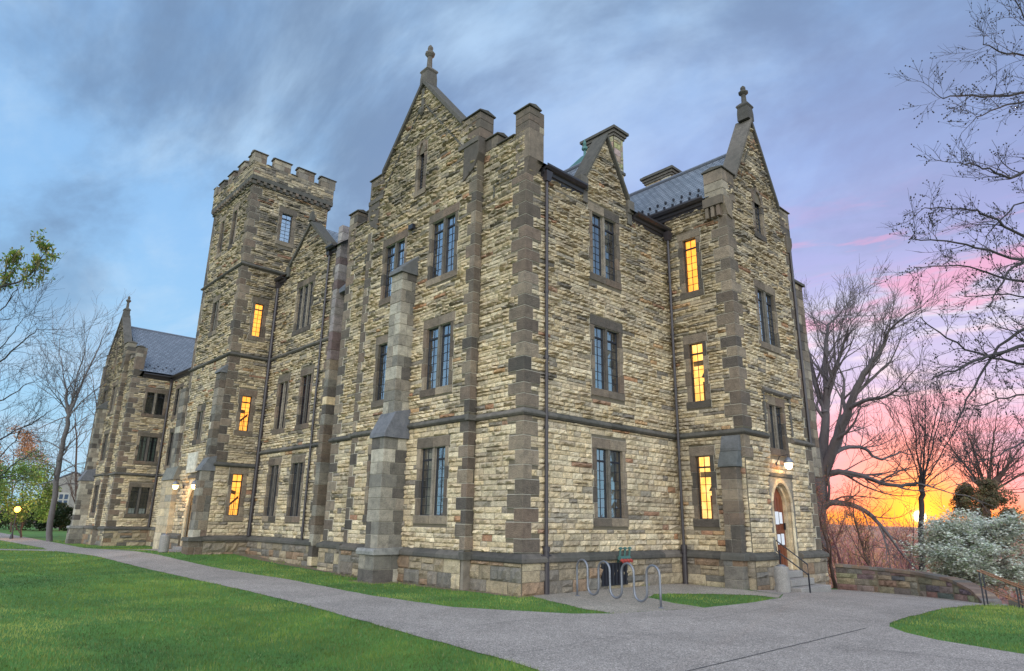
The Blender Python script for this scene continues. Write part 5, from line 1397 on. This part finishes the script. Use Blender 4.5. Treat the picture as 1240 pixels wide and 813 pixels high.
def far_woods():
    R = random.Random(4); tw = MB()
    for i in range(150):
        px = R.uniform(985, 1300); dep = R.uniform(75, 190); b = G(px, dep); hh = R.uniform(8, 14)
        col = R.choice([(.46, .19, .15), (.52, .22, .16), (.38, .17, .17), (.48, .26, .13), (.40, .26, .14)])  # sunset haze and glow are mixed into these light pinkish twig colours
        tw.tube([b, b+Vector((R.uniform(-.5, .5), 0, hh*.6))], [.22, .1], 4, 0, col)
        for k in range(90):
            z = R.uniform(.15, 1); rr = 2.7*math.sin(min(1, z*1.05)*math.pi)**.6+.5; a = R.uniform(0, 6.28)
            p = b+Vector((math.cos(a)*rr*R.random()**.5, math.sin(a)*rr, hh*z)); d = Vector((R.gauss(0, 1), R.gauss(0, 1), R.gauss(.6, .7))).normalized()*R.uniform(.5, 1.4)
            sd = d.orthogonal().normalized()*.05
            tw.face([p-sd, p+sd, p+d], 0, col)
    tag(tw.build('far_woods', M['leaf']), 'woods on the far side of the valley, sunset haze in their pinkish brown colour', 'woods', kind='stuff')
far_woods()

# overhanging tree just outside the right edge of the picture
def near_tree():
    R = random.Random(2); D0 = 13.5
    bx = P(1560, 640, D0+1); b = Vector((bx.x, bx.y, terrain(bx.x, bx.y)))
    t = Tree('overhanging_tree', b, 'near bare tree whose budding branches overhang from the right edge', None, M['bark_dark'], 31, .03); t.minr = .0042; t.bud = .35; t.bs = .016
    hub = [P(1500, 420, D0+.5), P(1470, 250, D0), P(1440, 120, D0)]
    t.limb([b-Vector((0, 0, .3)), P(1545, 560, D0+1), hub[0], hub[1], hub[2], P(1400, -60, D0)], .38, .10, 4, 2.0, 2, .1)
    def L(h, pts, r, kids=10, l=1.0, lv=2, dz=0): t.limb([hub[h]]+[P(x+8, y, D0+dz-(1240-x)*.004) for x, y in pts], r*1.1, .008, kids, l*.78, lv, .06, .35, .8, .5)
    L(2, [(1330, 80), (1262, 72), (1215, 66), (1182, 53)], .05, 12, .9, 2, 1)
    L(2, [(1320, -20), (1262, 30), (1238, 45), (1222, -5)], .05, 12, .9, 2, 0)
    L(1, [(1320, 118), (1250, 110), (1190, 118), (1132, 119)], .055, 14, .85, 2, -.5)
    L(1, [(1330, 150), (1262, 118), (1205, 128), (1168, 146)], .04, 12, .8, 2, .5)
    L(1, [(1320, 175), (1240, 204), (1214, 219), (1188, 203), (1152, 197)], .05, 12, .75, 2, 0)
    L(1, [(1330, 330), (1240, 293), (1190, 262), (1165, 252), (1108, 253)], .05, 14, .8, 2, 1)
    L(0, [(1330, 312), (1250, 314), (1226, 317), (1207, 335), (1190, 374)], .06, 12, .75, 2, 0)
    L(0, [(1330, 330), (1240, 318), (1180, 301), (1132, 290), (1093, 289)], .045, 14, .8, 2, .3)
    L(0, [(1330, 352), (1245, 345), (1205, 335), (1160, 321), (1098, 325)], .045, 14, .75, 2, .8)
    L(0, [(1330, 400), (1245, 414), (1190, 430), (1150, 447), (1122, 458)], .07, 16, .9, 2, -.3)
    L(0, [(1330, 370), (1240, 390), (1196, 424), (1166, 478), (1146, 524)], .05, 14, .7, 2, 0)
    L(0, [(1330, 452), (1250, 445), (1180, 432), (1132, 405), (1104, 384)], .045, 14, .75, 2, .6)
    L(0, [(1330, 480), (1250, 476), (1205, 482), (1172, 495)], .04, 12, .7, 2, .5)
    L(0, [(1340, 540), (1260, 520), (1215, 545), (1180, 560)], .04, 12, .7, 2, 0)
    L(1, [(1340, 250), (1260, 235), (1215, 250), (1185, 290)], .04, 12, .7, 2, 1.2)
    L(0, [(1340, 380), (1250, 362), (1210, 357), (1160, 358)], .035, 12, .7, 2, 1.0)
    t.done()
near_tree()

# ---- left side
def left_bare():
    D0 = 24; bx = P(-190, 660, D0); b = Vector((bx.x, bx.y, terrain(bx.x, bx.y)))
    t = Tree('spreading_bare_tree', b, 'bare tree reaching in with fine twigs from the left edge', None, M['bark_dark'], 12, .04); t.minr = .0055
    hub = P(-170, 520, D0)
    t.limb([b-Vector((0, 0, .3)), P(-185, 600, D0), hub, P(-160, 380, D0)], .4, .2, 3, 3, 2)
    for pts, r in (([(-80, 490), (-20, 455), (20, 420), (48, 398)], .10), ([(-80, 560), (-20, 540), (25, 520), (60, 500)], .09), ([(-90, 440), (-30, 400), (5, 372), (20, 350)], .09), ([(-80, 600), (-20, 590), (20, 560), (45, 545)], .08), ([(-80, 520), (-30, 500), (10, 480), (40, 462)], .08), ([(-90, 470), (-40, 440), (-5, 430), (22, 395)], .07), ([(-80, 610), (-20, 570), (10, 545), (30, 515)], .07)):
        t.limb([hub]+[P(x, y, D0+t.R.uniform(-1.5, 1.5)) for x, y in pts], r*.7, .010, 9, 1.7, 2, .12, .35)
    t.done()
left_bare()
def leafy_oak():
    D0 = 8.5; bx = P(-320, 700, D0); b = Vector((bx.x, bx.y, gz(bx.x, bx.y)))
    t = Tree('budding_oak', b, 'near oak branch with fresh green leaves entering at the left edge', None, M['bark_dark'], 14, .03); t.minr = .003; R = t.R
    def lf(s, pts, d):
        for p in pts[1:]:
            for k in range(3):
                a = Vector((R.gauss(0, 1), R.gauss(0, 1), R.gauss(.3, .8))).normalized(); L = R.uniform(.025, .06); w = a.orthogonal().normalized()*L*.26; c = p+a*.01
                cl = R.choice([(.20, .28, .05), (.28, .34, .06), (.14, .22, .05), (.30, .24, .07)])
                s.L.face([c, c+a*L*.5+w, c+a*L, c+a*L*.5-w], 0, cl)
            if R.random() < .6:
                c = p; n = R.uniform(.04, .11); s.L.tube([c, c+Vector((.004, .003, -n*.5)), c+Vector((R.uniform(-.01, .01), 0, -n))], [.003, .005, .002], 3, 0, (.17, .15, .05))
    t.leaf = lf
    hub = P(-280, 420, D0)
    t.limb([b-Vector((0, 0, .3)), P(-310, 560, D0), hub, P(-270, 250, D0)], .25, .12, 2, 1.5, 1)
    for pts, r in (([(-150, 380), (-60, 366), (0, 347), (27, 341), (46, 323), (55, 303)], .03), ([(-150, 400), (-70, 380), (-20, 362), (5, 335), (13, 313)], .022)):
        t.limb([hub]+[P(x, y, D0) for x, y in pts], r, .005, 13, .20, 1, .05, .62, .9, .35)
    t.done()
leafy_oak()
b = G(59, 58); t = Tree('tall_bare_tree', b, 'tall slim bare tree on the lawn left of the building', None, M['bark_grey'], 40, .06); t.minr = .011
t.limb([b-Vector((0, 0, .3)), P(67, 590, 58), P(77, 535, 58), P(84, 500, 58)], .27, .16, 3, 2.5, 1, .1, .3)
for (x, y, d, r) in ((126, 408, 1, .2), (104, 418, -1, .16), (72, 425, 1, .13), (60, 470, -2, .12), (132, 460, 2, .12), (98, 440, 2, .14), (45, 520, 0, .09)):
    k = P(84+(x-84)*.3, 500-(500-y)*.35, 58); t.limb([P(83, 505, 58), k, P(x, y, 58+d)], r*.8, .022, 8, 3.0, 2, .12, .3, sp=.7)
for (x0, y0, x, y) in ((75, 545, 40, 535), (74, 550, 110, 520), (70, 575, 110, 560), (71, 570, 35, 560), (68, 590, 100, 590), (78, 530, 115, 500)):
    t.limb([P(x0, y0, 58), P((x0+x)/2, (y0+y)/2-6, 58.5), P(x, y, 59)], .07, .015, 7, 2.2, 1, .0)
t.done()
for px, dep, y0, rx, lab in ((118, 75, 490, 3.5, 'bare tree half hidden behind the left corner of the building'), (92, 95, 510, 4, 'bare tree beyond the tall slim one on the left')):
    b = G(px, dep); t = Tree('background_bare_tree', b, lab, 'bare trees beyond the left lawn', M['bark_brown'], px, .08); t.minr = .018
    t.limb([b, P(px, 600, dep), P(px, y0, dep)], .3, .06, 14, rx, 2, .15, .25); t.done()
bushy('leafing_tree', 'round tree with fresh yellow-green leaves by the orange street lamp', 26, 66, 595, 3.4, 3.1, [(.20, .34, .08), (.26, .40, .10), (.15, .27, .08), (.28, .32, .12)], .13, 9000, 7, clumps=30)
bushy('copper_tree', 'small tree with copper-orange spring leaves at the left edge', 14, 84, 560, 3.6, 4.2, [(.42, .20, .10), (.48, .27, .13), (.34, .19, .12)], .13, 4200, 8, clumps=26)
for px, dep, cy, rx, rz, lab in ((20, 96, 628, 3.6, 1.3, 'dark clipped shrub at the far left edge of the lawn'), (48, 94, 625, 3.0, 1.7, 'dark shrub in front of the far chapel'), (72, 95, 626, 2.4, 1.9, 'dark shrub right of the slim trunk')):
    bushy('dark_shrub', lab, px, dep, cy, rx, rz, [(.03, .05, .02), (.04, .065, .025), (.025, .04, .02)], .2, 3000, px, 'shrubs across the left lawn', clumps=18, cat='shrub')

# far stone building across the lawn
def far_building():
    W = Vector((-.985, .17, 0)); S = Vector((.17, .985, 0)); o = G(78, 112); base = Vector((o.x, o.y, o.z-.3))
    root = empty('far_chapel', base, 'grey stone building with a tall many-paned window beyond the lawn', 'building')
    fr = Frame(base, S, -W)                       # faces us
    m = MB(); stone = (.25, .22, .20)
    m.prism(fr, [(-4.2, 0), (4.2, 0), (4.2, 7.4), (0, 9.6), (-4.2, 7.4)], -14, 0, 0, stone); m.build('wall', M['tinted'], root)
    m = MB(); m.prism(fr, [(-4.5, 7.3), (0, 9.75), (4.5, 7.3), (4.5, 7.5), (0, 9.95), (-4.5, 7.5)], -14.2, -.3, 0, (.12, .13, .16)); m.build('roof', M['tinted'], root)
    wm = MB(); wm.fbox(fr, -3.3, -.1, 1.9, 6.2, .02, .12, 0, (.36, .33, .30)); wo = wm.build('window', M['tinted'], root)
    g_ = MB()
    for i in range(4):
        for j in range(4): g_.fbox(fr, -3.15+i*.76, -2.62+i*.76, 2.1+j*1.0, 2.9+j*1.0, .12, .14, 0, (.05, .07, .11))
    g_.build('pane', M['tinted'], wo)
    m = MB(); m.prism(fr, [(4.21, 0), (10.5, 0), (10.5, 3.6), (8.2, 5.8), (4.21, 5.2)], -10, -1.5, 0, (.23, .20, .18)); m.build('wing', M['tinted'], root)
    for u in (5.6, 7.2):
        wm = MB(); wm.fbox(fr, u, u+1.0, 2.2, 3.9, -1.48, -1.38, 0, (.06, .07, .10)); wm.build('window', M['tinted'], root)
    p_ = MB(); p_.fbox(fr, 4.6, 8.2, 0, 1.7, -1.48, -.4, 0, (.08, .06, .05)); p_.build('porch', M['tinted'], root)
far_building()
# street lamps
def street_lamp(px, depth, hy, lab):
    b = G(px, depth); h = (P(px, hy, depth)-b).z
    r = empty('street_lamp', b, lab, 'street lamp', 'lamps across the left lawn')
    m = MB(); m.lathe(b, [(.16, 0), (.13, .3), (.06, .5), (.045, h-.35), (.07, h-.25)], 8); m.build('post', M['metal'], r)
    g_ = MB(); g_.lathe(b+Vector((0, 0, h-.25)), [(.10, 0), (.24, .15), (.26, .35), (.12, .52)], 10); g_.build('lamp_globe', M['sodium'], r, True)
    c_ = MB(); c_.lathe(b+Vector((0, 0, h+.27)), [(.24, 0), (.1, .12), (.02, .25)], 8); c_.build('lamp_cap', M['metal'], r)
    l = bpy.data.lights.new('lamp_light', 'POINT'); l.energy = 160; l.color = (1, .45, .1); l.shadow_soft_size = .3
    lo = bpy.data.objects.new('lamp_light', l); lo.location = (0, 0, h+.1); lo.parent = r; scene.collection.objects.link(lo); lo.location = (.6, -.3, h+.0)
street_lamp(13.5, 62, 617, 'lit orange street lamp under the leafing tree at the left edge')
street_lamp(88, 100, 628, 'small far lamp by the porch of the distant stone building')

# ------------------------------------------------------------------ things round the doors
def wall_lamp(pos, wallpt, lab, energy, m, big=False):
    pos, wallpt = Vector(pos), Vector(wallpt)
    r = empty('wall_lamp', wallpt, lab, 'wall lamp', 'lit lamps beside the doors')
    s = 1.25 if big else 1.0
    a = MB(); a.tube([wallpt, wallpt+(pos-wallpt)*.35+Vector((0, 0, .32*s)), pos+Vector((0, 0, .36*s)), pos+Vector((0, 0, .25*s))], .016, 6); d = (pos-wallpt).normalized(); a.lathe(wallpt-Vector((0, 0, .1)), [(.05, 0), (.06, .1), (.05, .2)], 8); a.build('bracket', M['metal'], r)
    c_ = MB(); c_.lathe(pos, [(.17*s, .06*s), (.165*s, .12*s), (.10*s, .22*s), (.03*s, .28*s)], 12); c_.build('lamp_shade', M['steel'], r, True)
    g_ = MB(); g_.lathe(pos, [(.05*s, -.16*s), (.12*s, -.1*s), (.14*s, .0), (.15*s, .055*s)], 12); g_.build('lamp_glass', m, r, True)
    l = bpy.data.lights.new('lamp_light', 'POINT'); l.energy = energy; l.color = (1, .62, .28); l.shadow_soft_size = .12
    lo = bpy.data.objects.new('lamp_light', l); scene.collection.objects.link(lo); lo.parent = r; lo.location = pos-wallpt+Vector((0, 0, -.25*s))
p = CAM+rayv(955, 563)*((3.22-CAM.x)/rayv(955, 563).x)
wall_lamp(p, (2.76, p.y-.05, p.z+.0), 'lit lantern on a bracket above the right-hand side door', 26, M['lampwhite'])
p = on_y(235.5, 588.5, -2.15); wall_lamp(p, (p.x, -1.76, p.z), 'lit lamp to the right of the tower door arch', 30, M['lamp'])
p = on_y(212.5, 589, -2.45); wall_lamp(p, (p.x, -2.06, p.z), 'lit lamp on the broad pier left of the tower door', 34, M['lamp'])

def bin_(x, y, lab):
    z = gz(x, y)+.01; r = empty('litter_bin', (x, y, z), lab, 'litter bin', 'concrete litter bins by the doors')
    m = MB(); m.lathe((x, y, z), [(.215, 0), (.225, .03), (.225, .74), (.21, .78), (.16, .79)], 20); m.build('bin_body', M['step'], r, False, .0)
    m = MB(); m.lathe((x, y, z+.785), [(.15, 0), (.15, .025), (.07, .06)], 16); m.build('bin_lid', M['steel'], r, True)
bin_(3.72, 8.05, 'round concrete litter bin left of the side door steps')
p = on_y(200, 652, -3.1); bin_(p.x, -3.1, 'round concrete litter bin left of the tower door')

# bicycle rack: one bent tube
def rack():
    a, b = Vector((.92, 1.30)), Vector((3.97, .93)); z0 = gz(2, 1)+.008
    r = None; n = 8; P2 = [a+(b-a)*i/(n-1) for i in range(n)]; pts = []; H_ = .98; rad = (b-a).length/(n-1)/2
    for i, p in enumerate(P2):
        up = (i % 2 == 0)
        lo = -.1 if i in (0, n-1) else .22+rad-.13; hi = H_-rad
        seq = [lo, (lo+hi)/2, hi] if up else [hi, (lo+hi)/2, lo]
        pts += [(p.x, p.y, z0+z) for z in seq]
        if i < n-1:
            c = (P2[i]+P2[i+1])/2; cz = H_-rad if up else .22+rad-.13; d = (P2[i+1]-P2[i])/2; s = 1 if up else -1
            for k in range(1, 8):
                t = math.pi*k/8; q = c-d*math.cos(t); pts.append((q.x, q.y, z0+cz+s*rad*math.sin(t)))
    m = MB(); m.tube(pts, .030, 10)
    for p in (P2[0], P2[-1]): m.lathe((p.x, p.y, z0), [(.07, 0), (.07, .012), (.03, .02)], 12)
    tag(m.build('bike_rack', M['steel'], None, True), 'grey steel wave-shaped bicycle rack on the gravel', 'bike rack')
rack()
# hose connection on the wall behind the rack
def hose():
    p = CAM+rayv(757, 676)*((.35-CAM.x)/rayv(757, 676).x); y, z = p.y, p.z
    r = empty('hose_connection', (.1, y, z), 'cluster of green-blue valves with red caps on the wall behind the bike rack', 'hose connection')
    m = MB(); m.tube([(.1, y, z-.05), (.32, y, z-.05)], .06, 8); m.tube([(.32, y-.27, z), (.32, y+.27, z)], .07, 8); m.box(.13, .16, y-.16, y+.16, z-.22, z+.12); m.build('pipe', M['copper'], r)
    m = MB()
    for q in (-.24, 0, .24):
        m.tube([(.32, y+q, z), (.36, y+q, z+.28)], .035, 7); m.lathe((.36, y+q, z+.28), [(.07, 0), (.075, .03), (.03, .06)], 8)
    m.build('valve', M['copper'], r)
    m = MB()
    for q in (-.22, -.07, .08, .23): m.tube([(.35, y+q, z-.05), (.46, y+q, z-.10)], .05, 8)
    mm = plain('red_cap', (.35, .05, .04), .5); m.build('cap', mm, r)
hose()

def rail_post(mb, x, y, z0, z1, s=.018): mb.box(x-s, x+s, y-s, y+s, z0, z1)
# handrail on the side-door steps
m = MB(); y = 9.32
A, B = Vector((3.0, y, 1.52)), Vector((4.02, y, .78)); A2, B2 = A+Vector((0, 0, -.36)), B+Vector((0, 0, -.33))
m.tube([A2, A, B, B2, A2], .022, 6); rail_post(m, 4.02, y, gz(4, y)+.01, .5, .02); rail_post(m, 3.10, y, .49, 1.2, .02)
tag(m.build('handrail', M['metal']), 'short black metal handrail on the side door steps', 'handrail')

# terrace wall
def terrace_wall():
    base = [(2.75, 14.75), (4.2, 14.98), (5.7, 14.55), (7.0, 13.75), (7.75, 13.0), (8.15, 12.4)]
    hs = [.98, .93, .86, .70, .42, .12]; R = random.Random(6)
    r = empty('terrace_wall', (4, 14.9, gz(4, 14.9)), 'low curving stone wall with a flat coping at the terrace edge', 'wall')
    w = MB(); cp = MB(); N = 24; pts = []
    def at(t):
        k = min(len(base)-2, int(t)); f = t-k; a, b = base[k], base[k+1]; return Vector((a[0]+(b[0]-a[0])*f, a[1]+(b[1]-a[1])*f)), hs[k]+(hs[k+1]-hs[k])*f
    S = [at((len(base)-1)*i/N) for i in range(N+1)]
    for i in range(N):
        (p, h), (q, k) = S[i], S[i+1]; d = (q-p).normalized(); n = Vector((-d.y, d.x))*.42
        z0 = gz(p.x, p.y)-.1; zt = z0+.1
        quad = [p, q, q+n, p+n]
        w.hexa([(v.x, v.y, z0-1.8) for v in quad]+[(p.x, p.y, zt+h-.12), (q.x, q.y, zt+k-.12), ((q+n).x, (q+n).y, zt+k-.12), ((p+n).x, (p+n).y, zt+h-.12)], 0)
        o = Vector((-d.y, d.x))*-.07
        cq = [p+o, q+o, q+n-o, p+n-o]; g1, g2 = zt+h, zt+k; c = dcol([(.20, .13, .10), (.17, .12, .10), (.22, .16, .12), (.15, .13, .12)])
        cp.hexa([(cq[0].x, cq[0].y, g1-.12), (cq[1].x, cq[1].y, g2-.12), (cq[2].x, cq[2].y, g2-.12), (cq[3].x, cq[3].y, g1-.12), (cq[0].x, cq[0].y, g1-.02), (cq[1].x, cq[1].y, g2-.02), (cq[2].x, cq[2].y, g2-.02), (cq[3].x, cq[3].y, g1-.02)], 0, c)
    # face stones follow the curve in short runs
    for a in range(len(base)-1):
        p, q = Vector(base[a]), Vector(base[a+1]); d = (q-p).normalized(); L = (q-p).length; n = Vector((d.y, -d.x, 0))
        fr = Frame((p.x, p.y, gz(p.x, p.y)), (d.x, d.y, (gz(q.x, q.y)-gz(p.x, p.y))/L), n)
        z = -.02
        while z < hs[a]-.13:
            h = R.uniform(.17, .27); u = 0
            while u < L-.03:
                wd = min(L-u, R.uniform(.3, .8)); hh = hs[a]+(hs[a+1]-hs[a])*(u+wd/2)/L-.14
                top = min(z+h, hh)
                if top-z > .06: stone(w, fr, u, u+wd, z, top, .8, .05, 0.0, 1, tuple(x*R.uniform(.8, 1.1) for x in R.choice([(.20, .165, .14), (.16, .135, .12), (.24, .20, .155), (.19, .14, .12), (.12, .11, .105)])), False)
                u += wd
            z += h
    w.build('wall_body', [M['mortar'], M['rubble']], r); cp.build('coping', M['trim'], r)
terrace_wall()
# lower steps going down to the right, with two railings
def lower_steps():
    r = empty('garden_steps', (8.6, 11.6, -.3), 'pale stone steps leading down to the right of the terrace wall', 'steps')
    m = MB()
    for i in range(12):
        x = 8.3+i*.36; z = gh(8.3, 11.4)-.02-.15*i; m.box(x, x+.36+(.02 if i < 11 else .6), 11.05, 12.75, z-.5, z, 0)
    m.build('step_treads', M['step'], r, bevel=.015)
    m = MB()
    for i in range(10):
        x = 8.7+i*.42; z = gh(8.3, 12)+.12-.165*i; m.box(x, x+.415, 12.76, 13.1, z-1.6, z, 0, dcol(LIGHTD))
    m.build('side_wall', M['trim'], r, bevel=.01)
    for yy, lab in ((11.15, 'near black railing beside the steps down from the terrace'), (11.55, 'far black railing just behind the first on the garden steps')):
        e = empty('railing', (8.4, yy, gh(8.3, 11.2)), lab, 'railing', 'railings of the garden steps')
        z0 = gh(8.3, 11.2); xs_ = [8.42+i*.86 for i in range(6)]
        for x in xs_:
            s = (x-8.42)*.415; pm = MB(); rail_post(pm, x, yy, z0-s-.12, z0+.97-s); pm.build('post', M['metal'], e)
        rm = MB()
        for hh in (.98, .52): rm.tube([(xs_[0]-.05, yy, z0+hh+.02), (xs_[-1]+.2, yy, z0+hh-(xs_[-1]+.2-8.42)*.415)], .024 if hh > .6 else .016, 8)
        rm.build('rail', plain('rusty_rail', (.20, .09, .045), .5, .3, .3, 9), e)
lower_steps()
tag(hall)
